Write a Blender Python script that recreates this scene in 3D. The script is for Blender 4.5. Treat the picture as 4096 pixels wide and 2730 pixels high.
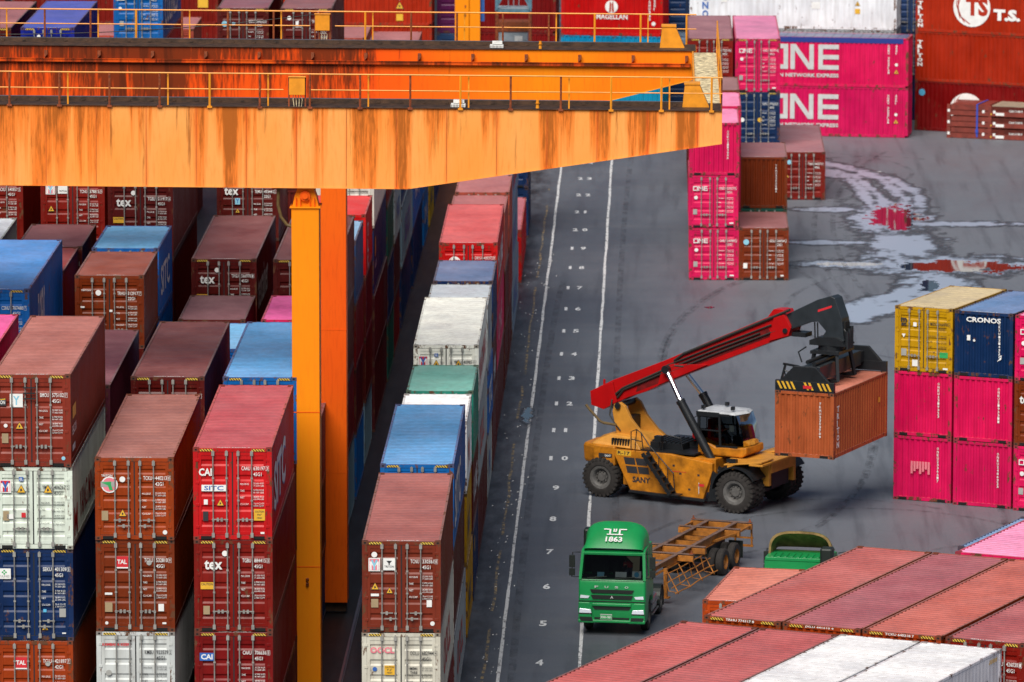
import bpy, math, random
from math import sin, cos, pi, radians, sqrt, atan2
from mathutils import Vector, Matrix
random.seed(7)
S = bpy.context.scene
for o in list(bpy.data.objects): bpy.data.objects.remove(o)
# ---------------- camera, world, sun, exposure ----------------
cd = bpy.data.cameras.new("camera"); cam = bpy.data.objects.new("camera", cd); S.collection.objects.link(cam); S.camera = cam
cd.sensor_width = 36; cd.lens = 36 * 25558.9 / 4096; cd.clip_start = 5; cd.clip_end = 3000
cam.location = (0, 0, 45.181)
cam.rotation_mode = 'XYZ'
_ya, _pi, _ro = radians(-1.3312), radians(8.8342), radians(.0377)
_f = Vector((sin(_ya) * cos(_pi), cos(_ya) * cos(_pi), -sin(_pi))); _r = Vector((cos(_ya), -sin(_ya), 0)); _u = _r.cross(_f)
_r2 = _r * cos(_ro) + _u * sin(_ro); _u2 = -_r * sin(_ro) + _u * cos(_ro)
cam.rotation_euler = Matrix((_r2, _u2, -_f)).transposed().to_euler()
cd.dof.use_dof = True; cd.dof.focus_distance = 210; cd.dof.aperture_fstop = 1.7
W_ = bpy.data.worlds.new("World"); S.world = W_; W_.use_nodes = True
nt = W_.node_tree; nt.nodes.clear()
sk = nt.nodes.new('ShaderNodeTexSky'); sk.sky_type = 'NISHITA'; sk.sun_disc = False
SUN_EL, SUN_AZ = radians(50), radians(197)       # azimuth from +Y, clockwise
sk.sun_elevation = SUN_EL; sk.sun_rotation = SUN_AZ; sk.air_density = 1.0; sk.dust_density = 1.2; sk.ozone_density = 2.5
bg = nt.nodes.new('ShaderNodeBackground'); bg.inputs[1].default_value = .05
wo = nt.nodes.new('ShaderNodeOutputWorld'); nt.links.new(sk.outputs[0], bg.inputs[0]); nt.links.new(bg.outputs[0], wo.inputs[0])
sl = bpy.data.lights.new("sun", 'SUN'); sl.energy = 4.9; sl.angle = radians(42); sl.color = (1, .95, .87)
so = bpy.data.objects.new("sun", sl); S.collection.objects.link(so); so.location = (-60, 100, 150)
sd = Vector((sin(SUN_AZ) * cos(SUN_EL), cos(SUN_AZ) * cos(SUN_EL), sin(SUN_EL)))
so.rotation_euler = sd.to_track_quat('Z', 'Y').to_euler()
S.view_settings.view_transform = 'Standard'; S.view_settings.look = 'None'; S.view_settings.exposure = 0.05; S.view_settings.gamma = 1
S.render.engine = 'CYCLES'; S.cycles.max_bounces = 6
S.render.resolution_x = 1024; S.render.resolution_y = 682

# ---------------- materials ----------------
class N:
    def __init__(s, m):
        m.use_nodes = True; s.t = m.node_tree; s.t.nodes.clear()
        s.out = s.t.nodes.new('ShaderNodeOutputMaterial'); s.b = s.t.nodes.new('ShaderNodeBsdfPrincipled'); s.t.links.new(s.b.outputs[0], s.out.inputs[0])
    def n(s, k, **kw):
        x = s.t.nodes.new(k)
        for a, b in kw.items(): setattr(x, a, b)
        return x
    def l(s, a, b): s.t.links.new(a, b)
    def ramp(s, fac, p0, p1, c0=(0, 0, 0, 1), c1=(1, 1, 1, 1)):
        r = s.n('ShaderNodeValToRGB'); e = r.color_ramp.elements; e[0].position = p0; e[1].position = p1; e[0].color = c0; e[1].color = c1; s.l(fac, r.inputs[0]); return r.outputs[0]
    def mix(s, fac, a, b, mode='MIX'):
        r = s.n('ShaderNodeMix', data_type='RGBA', blend_type=mode)
        for v, i in ((fac, r.inputs[0]), (a, r.inputs[6]), (b, r.inputs[7])):
            if isinstance(v, (int, float)): i.default_value = v
            elif isinstance(v, tuple): i.default_value = v if len(v) == 4 else v + (1,)
            else: s.l(v, i)
        return r.outputs[2]
    def coord(s, scale=(1, 1, 1), rnd=True, kind='Object'):
        tc = s.n('ShaderNodeTexCoord'); mp = s.n('ShaderNodeMapping'); mp.inputs['Scale'].default_value = scale; s.l(tc.outputs[kind], mp.inputs[0])
        if rnd:
            oi = s.n('ShaderNodeObjectInfo'); mu = s.n('ShaderNodeMath', operation='MULTIPLY'); s.l(oi.outputs['Random'], mu.inputs[0]); mu.inputs[1].default_value = 57; s.l(mu.outputs[0], mp.inputs['Location'])
        return mp.outputs[0]
    def noise(s, vec, scale, det=3, rough=.55):
        x = s.n('ShaderNodeTexNoise'); x.inputs['Scale'].default_value = scale; x.inputs['Detail'].default_value = det; x.inputs['Roughness'].default_value = rough; s.l(vec, x.inputs[0]); return x.outputs[0]
def mat(name, col, rough=.5, metal=0, var=0, vs=2., em=None, spec=.5):
    m = bpy.data.materials.new(name); k = N(m)
    k.b.inputs['Roughness'].default_value = rough; k.b.inputs['Metallic'].default_value = metal; k.b.inputs['Specular IOR Level'].default_value = spec
    k.b.inputs['Base Color'].default_value = tuple(col) + (1,)
    if var:
        f = k.noise(k.coord(), vs, 4); c = k.mix(k.ramp(f, .3, .7), tuple(max(0, x * (1 - var)) for x in col), tuple(min(1, x * (1 + var * .5)) for x in col)); k.l(c, k.b.inputs['Base Color'])
    if em: k.b.inputs['Emission Color'].default_value = tuple(col) + (1,); k.b.inputs['Emission Strength'].default_value = em
    return m
def paint_mat(name, roof=False, rough=.42, rust=.62, dark=1.):
    m = bpy.data.materials.new(name); k = N(m); oi = k.n('ShaderNodeObjectInfo'); c = oi.outputs['Color']
    v = k.coord(); vz = k.coord((3, 3, .35))
    a = k.noise(v, .6, 4); b = k.noise(vz, 1.6, 4)
    c = k.mix(k.ramp(a, .3, .7), k.mix(1., c, (.78, .78, .8), 'MULTIPLY'), c)
    c = k.mix(1., c, k.ramp(b, .25, .6, (.8, .78, .76, 1), (1.05, 1.05, 1.05, 1)), 'MULTIPLY')
    if roof:
        w = k.noise(k.coord((.8, .5, 1)), .8, 5, .6)
        c = k.mix(k.ramp(w, .35, .75, (.3, .3, .3, 1), (.8, .8, .8, 1)), c, k.mix(1., c, (.13, .085, .085), 'ADD'))
        dk = k.noise(k.coord((1, .6, 1)), .8, 7, .75); c = k.mix(k.ramp(dk, .64, .76, (0, 0, 0, 1), (.45, .45, .45, 1)), c, (.07, .045, .04))
    if not roof:   # settled dust on upward faces
        ge = k.n('ShaderNodeNewGeometry'); se = k.n('ShaderNodeSeparateXYZ'); k.l(ge.outputs['True Normal'], se.inputs[0]); c = k.mix(k.ramp(se.outputs[2], .7, .9, (0, 0, 0, 1), (.55, .55, .55, 1)), c, k.mix(.5, c, (.42, .36, .36)))
    r = k.noise(k.coord((1, 1, .5)), 3.4, 6, .7)
    c = k.mix(k.ramp(r, rust, rust + .07), c, (.11, .045, .02))
    if dark != 1: c = k.mix(1., c, (dark, dark, dark), 'MULTIPLY')
    k.l(c, k.b.inputs['Base Color']); k.b.inputs['Roughness'].default_value = rough
    rr = k.ramp(a, .3, .7, (rough - .08,) * 3 + (1,), (rough + .15,) * 3 + (1,)); k.l(rr, k.b.inputs['Roughness'])
    k.b.inputs['Specular IOR Level'].default_value = .5 if roof else .28
    bp = k.n('ShaderNodeBump'); bp.inputs['Strength'].default_value = .4; bp.inputs['Distance'].default_value = .05; k.l(k.noise(v, 1.3, 3), bp.inputs['Height']); k.l(bp.outputs[0], k.b.inputs['Normal'])
    return m
M = {}
M['fpaint'] = paint_mat('container_frame_paint', False, .5, .535)
M['paint'] = paint_mat('container_paint'); M['roof'] = paint_mat('container_roof_paint', True, .38, .7); M['groove'] = paint_mat('roof_groove_shade_grime', True, .6, .66, .3)  # roof grooves multiplied dark: rib shade painted in, along with grime
def casting():
    m = bpy.data.materials.new('corner_casting'); k = N(m); oi = k.n('ShaderNodeObjectInfo')
    k.l(k.mix(.72, oi.outputs['Color'], (.07, .028, .012)), k.b.inputs['Base Color']); k.b.inputs['Roughness'].default_value = .7; return m
M['cast'] = casting()
M['galv'] = mat('galvanised_steel', (.42, .41, .38), .4, .5, .3, 5)
M['black'] = mat('black_rubber', (.012, .012, .014), .6)
M['hole'] = mat('dark_hole', (.004, .004, .004), .9)
for n_, c_ in dict(white=(.8, .8, .78), yellow=(.75, .42, .03), ink=(.03, .03, .035), red=(.6, .02, .03), blue=(.03, .12, .42), grey=(.35, .35, .33), cyan=(.1, .45, .7), green=(.03, .35, .1), silver=(.55, .55, .55), lpink=(.75, .2, .25), tan=(.35, .26, .15), sky=(.25, .55, .7)).items(): M['t_' + n_] = mat('lettering_' + n_, c_, .5, 0, .12, 3)
def stripes(name='hazard_stripes'):
    m = bpy.data.materials.new(name); k = N(m); tc = k.n('ShaderNodeTexCoord'); sp = k.n('ShaderNodeSeparateXYZ'); k.l(tc.outputs['Object'], sp.inputs[0])
    ad = k.n('ShaderNodeMath', operation='ADD'); k.l(sp.outputs[0], ad.inputs[0]); k.l(sp.outputs[2], ad.inputs[1])
    mu = k.n('ShaderNodeMath', operation='MULTIPLY'); k.l(ad.outputs[0], mu.inputs[0]); mu.inputs[1].default_value = 11.5
    fr = k.n('ShaderNodeMath', operation='FRACT'); k.l(mu.outputs[0], fr.inputs[0]); gt = k.n('ShaderNodeMath', operation='GREATER_THAN'); k.l(fr.outputs[0], gt.inputs[0]); gt.inputs[1].default_value = .5
    k.l(k.mix(gt.outputs[0], (.012, .012, .012), (.75, .5, .06)), k.b.inputs['Base Color']); return m
M['haz'] = stripes()
def glass():
    m = bpy.data.materials.new('window_glass'); m.use_nodes = True; t = m.node_tree; t.nodes.clear(); o = t.nodes.new('ShaderNodeOutputMaterial'); mx = t.nodes.new('ShaderNodeMixShader'); tr = t.nodes.new('ShaderNodeBsdfTransparent'); gl = t.nodes.new('ShaderNodeBsdfGlossy'); fz = t.nodes.new('ShaderNodeFresnel')
    tr.inputs[0].default_value = (.22, .25, .26, 1); gl.inputs['Roughness'].default_value = .03; fz.inputs[0].default_value = 1.22
    t.links.new(fz.outputs[0], mx.inputs[0]); t.links.new(tr.outputs[0], mx.inputs[1]); t.links.new(gl.outputs[0], mx.inputs[2]); t.links.new(mx.outputs[0], o.inputs[0]); return m
M['glass'] = glass()

# ---------------- mesh helpers ----------------
COL = S.collection
class MB:
    def __init__(s): s.v = []; s.f = []; s.T = None
    def _a(s, vs, fs):
        b = len(s.v)
        s.v += [tuple(s.T @ Vector(p)) for p in vs] if s.T is not None else [tuple(p) for p in vs]
        s.f += [tuple(b + i for i in f) for f in fs]; return s
    def box(s, x0, x1, y0, y1, z0, z1):
        return s._a([(x0, y0, z0), (x1, y0, z0), (x1, y1, z0), (x0, y1, z0), (x0, y0, z1), (x1, y0, z1), (x1, y1, z1), (x0, y1, z1)],
                    [(0, 3, 2, 1), (4, 5, 6, 7), (0, 1, 5, 4), (1, 2, 6, 5), (2, 3, 7, 6), (3, 0, 4, 7)])
    def bar(s, a, b, w, h=None, up=(0, 0, 1)):
        h = h or w; a = Vector(a); b = Vector(b); d = (b - a).normalized(); u = Vector(up)
        if abs(d.dot(u)) > .98: u = Vector((0, 1, 0))
        r = d.cross(u).normalized() * w / 2; q = r.cross(d).normalized() * h / 2
        vs = [a - r - q, a + r - q, a + r + q, a - r + q, b - r - q, b + r - q, b + r + q, b - r + q]
        return s._a(vs, [(0, 1, 2, 3), (7, 6, 5, 4), (0, 4, 5, 1), (1, 5, 6, 2), (2, 6, 7, 3), (3, 7, 4, 0)])
    def tube(s, pts, r, n=8, cap=True):
        pts = [Vector(p) for p in pts]; vs = []; fs = []
        pu = None
        for i, p in enumerate(pts):
            d = ((pts[min(i + 1, len(pts) - 1)]) - pts[max(i - 1, 0)]).normalized()
            if pu is None: pu = Vector((0, 0, 1)) if abs(d.z) < .9 else Vector((1, 0, 0))
            a = d.cross(pu).normalized(); b = a.cross(d).normalized(); pu = b
            rr = r[i] if isinstance(r, (list, tuple)) else r
            vs += [p + a * rr * cos(2 * pi * k / n) + b * rr * sin(2 * pi * k / n) for k in range(n)]
        for i in range(len(pts) - 1):
            for k in range(n): fs.append((i * n + k, i * n + (k + 1) % n, (i + 1) * n + (k + 1) % n, (i + 1) * n + k))
        if cap: fs.append(tuple(range(n - 1, -1, -1))); fs.append(tuple((len(pts) - 1) * n + k for k in range(n)))
        return s._a(vs, fs)
    def prism(s, poly, axis, a, b):
        # poly of 2-D points extruded along axis ('x': (y,z), 'y': (x,z), 'z': (x,y))
        def P(p, t): return {'x': (t, p[0], p[1]), 'y': (p[0], t, p[1]), 'z': (p[0], p[1], t)}[axis]
        n = len(poly); vs = [P(p, a) for p in poly] + [P(p, b) for p in poly]
        ar = sum(poly[i][0] * poly[(i + 1) % n][1] - poly[(i + 1) % n][0] * poly[i][1] for i in range(n))
        flip = (ar > 0) != (axis == 'y')
        if b < a: flip = not flip
        f = [tuple(range(n)), tuple(range(2 * n - 1, n - 1, -1))] + [(i, i + n, (i + 1) % n + n, (i + 1) % n) for i in range(n)]
        if flip: f = [tuple(reversed(q)) for q in f]
        return s._a(vs, f)
    def loft(s, secs, cap=True):
        n = len(secs[0]); vs = [p for q in secs for p in q]; fs = []
        for i in range(len(secs) - 1):
            for k in range(n): fs.append((i * n + k, i * n + (k + 1) % n, (i + 1) * n + (k + 1) % n, (i + 1) * n + k))
        if cap: fs.append(tuple(range(n - 1, -1, -1))); fs.append(tuple((len(secs) - 1) * n + k for k in range(n)))
        return s._a(vs, fs)
    def lathe(s, prof, c, axis='y', n=32):
        # prof: (r, t) along axis
        vs = []; fs = []
        for r, t in prof:
            for k in range(n):
                a = 2 * pi * k / n; p = (r * cos(a), r * sin(a))
                vs.append({'x': (c[0] + t, c[1] + p[0], c[2] + p[1]), 'y': (c[0] + p[0], c[1] + t, c[2] + p[1]), 'z': (c[0] + p[0], c[1] + p[1], c[2] + t)}[axis])
        for i in range(len(prof) - 1):
            for k in range(n): fs.append((i * n + k, i * n + (k + 1) % n, (i + 1) * n + (k + 1) % n, (i + 1) * n + k))
        return s._a(vs, fs)
    def mesh(s, name, m):
        me = bpy.data.meshes.new(name); me.from_pydata(s.v, [], s.f); me.validate()
        if m: me.materials.append(m)
        return me
    def obj(s, name, m, parent=None, smooth=False, bevel=0, col=None):
        me = s.mesh(name, m); o = link(name, me, parent, col)
        if smooth:
            for p in me.polygons: p.use_smooth = True
            try: me.set_sharp_from_angle(angle=radians(38))
            except Exception: pass
        if bevel:
            b = o.modifiers.new('bevel', 'BEVEL'); b.width = bevel; b.segments = 2; b.limit_method = 'ANGLE'; b.angle_limit = radians(35)
        return o
def link(name, me, parent=None, col=None):
    o = bpy.data.objects.new(name, me); COL.objects.link(o)
    if parent is not None: o.parent = parent
    if col: o.color = tuple(col) + (1,)
    return o
def tag(o, label=None, cat=None, group=None, kind=None):
    if label and len(label.split()) > 16: print('LONG', len(label.split()), label)
    if label: o['label'] = label
    if cat: o['category'] = cat
    if group: o['group'] = group
    if kind: o['kind'] = kind
    return o
def thing(name, loc, yaw, label, cat, group=None):
    o = bpy.data.objects.new(name, None); COL.objects.link(o); o.location = loc; o.rotation_euler = (0, 0, yaw); o.empty_display_size = .3
    return tag(o, label, cat, group)
# text as 2-D outlines normalised to a unit box
_tc = {}
def tgeo(t, bold=.018):
    k = (t, bold)
    if k in _tc: return _tc[k]
    c = bpy.data.curves.new('tmp', 'FONT'); c.body = t; c.offset = bold; c.resolution_u = 2; c.align_x = 'CENTER' if '\n' in t else 'LEFT'
    if '\n' in t: c.space_line = .86
    o = bpy.data.objects.new('tmp', c); me = bpy.data.meshes.new_from_object(o)
    vs = [(v.co.x, v.co.y) for v in me.vertices]; fs = [tuple(p.vertices) for p in me.polygons]
    bpy.data.objects.remove(o); bpy.data.curves.remove(c); bpy.data.meshes.remove(me)
    x0 = min(v[0] for v in vs); x1 = max(v[0] for v in vs); y0 = min(v[1] for v in vs); y1 = max(v[1] for v in vs)
    g = ([((x - x0) / (x1 - x0 or 1), (y - y0) / (y1 - y0 or 1)) for x, y in vs], fs, (x1 - x0) / max(y1 - y0, 1e-6)); _tc[k] = g; return g
class Sign:
    """flat marks on a plane: P(u, v) -> 3-D point"""
    def __init__(s, P): s.P = P; s.d = {}
    def _m(s, c): return s.d.setdefault(c, MB())
    def text(s, t, u, v, w, h, c='white', bold=.018, e=0):
        if not t.strip(): return
        vs, fs, _ = tgeo(t, bold); w = w or h * _; s._m(c)._a([s.P(u + x * w, v + y * h, e) for x, y in vs], fs)
    def rect(s, u0, u1, v0, v1, c='white', e=0): s._m(c)._a([s.P(u0, v0, e), s.P(u1, v0, e), s.P(u1, v1, e), s.P(u0, v1, e)], [(0, 1, 2, 3)])
    def poly(s, pts, c='white', e=0): s._m(c)._a([s.P(a, b, e) for a, b in pts], [tuple(range(len(pts)))])
    def disc(s, u, v, r, c='white', e=0, n=16): s.poly([(u + r * cos(2 * pi * k / n), v + r * sin(2 * pi * k / n)) for k in range(n)], c, e)
    def tri(s, u, v, r, c='yellow', e=0):
        s.poly([(u - r, v - r * .8), (u + r, v - r * .8), (u, v + r)], 'ink', e); s.poly([(u - r * .82, v - r * .7), (u + r * .82, v - r * .7), (u, v + r * .82)], c, e + .003); s.poly([(u - r * .2, v - r * .5), (u + r * .25, v - r * .3), (u + r * .05, v + r * .2), (u - r * .2, v)], 'ink', e + .006)
    def build(s, parent, name='lettering'):
        for c, mb in s.d.items(): mb.obj(name, M['t_' + c], parent)
# ---------------- shipping containers ----------------
CW = 2.438; HC = 2.896; HS = 2.591; L40 = 12.192; L20 = 6.058
def wave(u0, u1, pitch, depth):
    n = max(1, int(round((u1 - u0) / pitch))); p = (u1 - u0) / n; o = []
    for i in range(n):
        a = u0 + i * p; o += [(a, 0), (a + p * .32, 0), (a + p * .5, -depth), (a + p * .82, -depth)]
    return o + [(u1, 0)]
_lib = {}
def cmesh(L, h, flat=False):
    key = (L, h, flat)
    if key in _lib: return _lib[key]
    hw = CW / 2; hl = L / 2; d = {}
    f = MB()
    for sx in (-1, 1):
        for sy in (-1, 1):
            x0, x1 = sorted((sx * hw, sx * (hw - .15))); y0, y1 = sorted((sy * hl, sy * (hl - .16))); f.box(x0, x1, y0, y1, .118, h - .118)
        x0, x1 = sorted((sx * (hw - .004), sx * (hw - .07))); f.box(x0, x1, -hl + .16, hl - .16, h - .085, h - .012)
        f.box(x0, x1, -hl + .16, hl - .16, .02, .165)
    for sy in (-1, 1):
        y0, y1 = sorted((sy * (hl - .004), sy * (hl - .1))); f.box(-hw + .15, hw - .15, y0, y1, h - .125, h - .012); f.box(-hw + .15, hw - .15, y0, y1, .02, .15)
    d['frame'] = f.mesh('frame', M['fpaint'])
    w = wave(-hl + .16, hl - .16, .278, .036 if flat != 2 else .006); s = MB()
    pts = [(hw - .012 + z, y) for y, z in w]; z0, z1 = .165, h - .085
    s._a([(x, y, z0) for x, y in pts] + [(x, y, z1) for x, y in pts], [(i, i + 1, i + 1 + len(pts), i + len(pts)) for i in range(len(pts) - 1)]); d['side'] = s.mesh('side_wall', M['paint'])
    s = MB(); s._a([(-x, y, z0) for x, y in pts] + [(-x, y, z1) for x, y in pts], [(i + len(pts), i + 1 + len(pts), i + 1, i) for i in range(len(pts) - 1)]); d['side_l'] = s.mesh('side_wall', M['paint'])
    r = MB(); w = wave(-hl + .1, hl - .1, .29, .038)
    if flat: n9 = int(L / .55); p9 = (L - .2) / n9; w = [q for i in range(n9) for q in ((-hl + .1 + i * p9, 0), (-hl + .1 + (i + .88) * p9, 0), (-hl + .1 + (i + .91) * p9, -.006), (-hl + .1 + (i + .97) * p9, -.006))] + [(hl - .1, 0)]
    r._a([(-hw + .07, y, h - .02 + z) for y, z in w] + [(hw - .07, y, h - .02 + z) for y, z in w], [(i, i + len(w), i + 1 + len(w), i + 1) for i in range(len(w) - 1)])
    d['roof'] = r.mesh('roof', M['roof']); d['roof'].materials.append(M['groove'])
    for p in d['roof'].polygons:
        if p.index % 4 == 2: p.material_index = 1
    e = MB(); w = wave(-hw + .15, hw - .15, .25, .045); z0, z1 = .15, h - .125
    for sy in (-1,):
        pts = [(x, -hl + .02 - z) for x, z in w]; e._a([(x, y, z0) for x, y in pts] + [(x, y, z1) for x, y in pts], [(i, i + 1, i + 1 + len(pts), i + len(pts)) for i in range(len(pts) - 1)])
    d['end'] = e.mesh('end_wall', M['paint'])
    c = MB(); c.box(-.093, .093, -.085, .085, -.059, .059); d['cast'] = c.mesh('corner_casting', M['cast'])
    c = MB()
    c._a([(.04 * cos(a * pi / 4), -.087, .03 * sin(a * pi / 4)) for a in range(8)], [tuple(range(8))]); c._a([(.055 * cos(a * pi / 4), .035 * sin(a * pi / 4), .061) for a in range(8)], [tuple(range(8))])
    c._a([(.095, .04 * cos(a * pi / 4), .03 * sin(a * pi / 4)) for a in range(8)], [tuple(range(8))]); d['hole'] = c.mesh('aperture', M['hole'])
    # doors: one leaf spans width .985; horizontal swages
    for k, (a, b) in enumerate(((-hw + .155, -.012), (.012, hw - .155))):
        m = MB(); y = -hl + .012; z0, z1 = .165, h - .14
        for q in ((a, a + .1, z0, z1), (b - .1, b, z0, z1)): m.box(q[0], q[1], y, y + .05, q[2], q[3])
        m.box(a + .1, b - .1, y, y + .05, z0, z0 + .1); m.box(a + .1, b - .1, y, y + .05, z1 - .1, z1)
        ww = [(z0 + .1, .012)]; n = 5; p = (z1 - z0 - .2) / n
        for i in range(n):
            t = z0 + .1 + i * p; ww += [(t + p * .30, .012), (t + p * .42, .045), (t + p * .62, .045), (t + p * .74, .012)]
        ww.append((z1 - .1, .012))
        m._a([(a + .1, y + v, z) for z, v in ww] + [(b - .1, y + v, z) for z, v in ww], [(i + len(ww), i + 1 + len(ww), i + 1, i) for i in range(len(ww) - 1)])
        for i in range(4):
            zz = z0 + .25 + i * (z1 - z0 - .5) / 3; xx = a - .05 if k == 0 else b + .05
            m.box(min(xx, a if k == 0 else b) - .03, max(xx, a if k == 0 else b) + .03, -hl - .012, -hl + .02, zz - .04, zz + .04)
        d['door%d' % k] = m.mesh('door', M['paint'])
    g = MB(); y = -hl + .008
    g.box(-.02, .02, y, y + .03, .16, h - .135)
    g.box(-hw + .15, hw - .15, y + .012, y + .03, h - .15, h - .128); g.box(-hw + .15, hw - .15, y + .012, y + .03, .15, .168)
    d['gasket'] = g.mesh('door_gasket', M['black'])
    b = MB(); b.tube([(0, -hl - .035, .08), (0, -hl - .035, h - .07)], .021, 6)
    for z in (.16, h - .17): b.box(-.045, .045, -hl - .07, -hl - .005, z - .07, z + .07)
    for z in (.62, 1.25, 1.95): b.box(-.035, .035, -hl - .062, -hl - .005, z - .025, z + .025)
    d['bar'] = b.mesh('locking_bar', M['galv'])
    b = MB(); b.box(-.02, .36, -hl - .075, -hl - .05, -.016, .016); b.box(.13, .2, -hl - .09, -hl - .045, -.06, .05); d['handle'] = b.mesh('handle', M['galv'])
    b = MB(); b.box(-.2, .2, -.003, .003, -.036, .036); d['haz'] = b.mesh('hazard_stripe', M['haz'])
    b = MB(); b.box(-.17, .17, -.004, .004, -.05, .05); d['slot'] = b.mesh('forklift_pocket', M['hole'])
    # one-mesh version for boxes buried in a stack
    q = MB()
    for src in ('frame', 'side', 'side_l', 'end'):
        me = d[src]; q._a([v.co for v in me.vertices], [tuple(p.vertices) for p in me.polygons])
    q.box(-hw + .07, hw - .07, hl - .06, hl - .03, .15, h - .12); q.box(-hw + .06, hw - .06, -hl + .12, hl - .1, h - .06, h - .03)
    for sx in (-1, 1):
        for sy in (-1, 1):
            for z in (0, h - .118): q.box(min(sx * (hw + .004), sx * (hw - .17)), max(sx * (hw + .004), sx * (hw - .17)), min(sy * (hl + .004), sy * (hl - .17)), max(sy * (hl + .004), sy * (hl - .17)), z, z + .118)
    d['solid'] = q.mesh('shipping_container', M['paint'])
    _lib[key] = d; return d
PAL = dict(maroon=(.105, .011, .009), dkmaroon=(.085, .012, .014), brown=(.2, .036, .012), rust=(.36, .062, .014), orange=(.5, .08, .012), orangered=(.44, .045, .008), redbrown=(.22, .018, .01), red=(.6, .008, .01), brightred=(.62, .02, .02), darkred=(.2, .006, .008),
           navy=(.008, .028, .1), blue=(.012, .15, .46), culblue=(.008, .14, .42), nblue=(.012, .028, .28), slate=(.03, .07, .17), pink=(.72, .003, .07), ltpink=(.72, .12, .3), white=(.72, .73, .74), cream=(.56, .55, .42), ltgrey=(.42, .46, .47), bluegrey=(.22, .33, .42),
           green=(.03, .24, .19), dkgreen=(.015, .09, .07), yellow=(.55, .32, .02), teal=(.01, .3, .5), plum=(.12, .015, .08), salmon=(.48, .1, .07), purple=(.14, .03, .05))
for _k, _c in list(PAL.items()):
    mx = max(_c); sat = mx - min(_c) > .04; f_ = .88 if sat else 1.; PAL[_k] = tuple(max(.001, (mx - (mx - v) * 1.06) * f_) if sat else v for v in _c)
PAL['white'] = (.84, .85, .86); PAL['cream'] = (.66, .64, .56); PAL['red'] = (.56, .005, .007); PAL['pink'] = (.66, .004, .09); PAL['ltpink'] = (.7, .1, .28)
CNAME = dict(maroon='dark maroon', dkmaroon='very dark maroon', brown='brown', rust='rust orange', orange='orange brown', orangered='orange red', redbrown='reddish brown', red='red', brightred='bright red', darkred='dark red', navy='navy blue', blue='bright blue', culblue='bright blue', nblue='royal blue', slate='slate blue',
             pink='hot pink', ltpink='pink', white='white', cream='cream white', ltgrey='light grey', bluegrey='pale blue grey', green='sea green', dkgreen='dark green', yellow='yellow', teal='teal blue', plum='plum', salmon='faded salmon red', purple='plum brown')
GRP = 'shipping containers stacked in the yard'
def frontP(L): return lambda u, v, e: (-CW / 2 + u, -L / 2 - .006 - e, v)
def sideP(L): return lambda u, v, e: (CW / 2 + .004 + e, -L / 2 + u, v)
def roofP(L, h): return lambda u, v, e: (-CW / 2 + u, -L / 2 + v, h + .002 + e)
def std_text(sg, h, ser, c='white', rich=True):
    own, num, chk, code = ser; t = h; b = .006
    sg.text(own, 1.5, t - .7, .27, .125, c, b); sg.text(num, 1.87, t - .7, .36, .125, c, b)
    if chk: sg.text(chk, 2.275, t - .69, .04, .1, c, b); [sg.rect(a, b_, p, q, c) for a, b_, p, q in ((2.25, 2.345, t - .715, t - .708), (2.25, 2.345, t - .572, t - .565), (2.25, 2.256, t - .708, t - .572), (2.339, 2.345, t - .708, t - .572))]
    sg.text(code, 1.87, t - .88, .25, .115, c, b)
    if rich:
        for i, w_ in enumerate(('MAX.GROSS', 'TARE', 'NET', 'CU.CAP.')):
            z = t - 1.16 - .21 * i; sg.text(w_, 1.46, z, .27 if i in (0, 3) else .13, .06, c, .0); sg.text(('32.500 KGS', '3.700 KGS', '28.800 KGS', '76.4 CU.M')[i], 1.87, z + .025, .32, .05, c, .0); sg.text(('71.650 LBS', '8.160 LBS', '63.490 LBS', '2.700 CU.FT')[i], 1.87, z - .05, .32, .05, c, .0)
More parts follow.
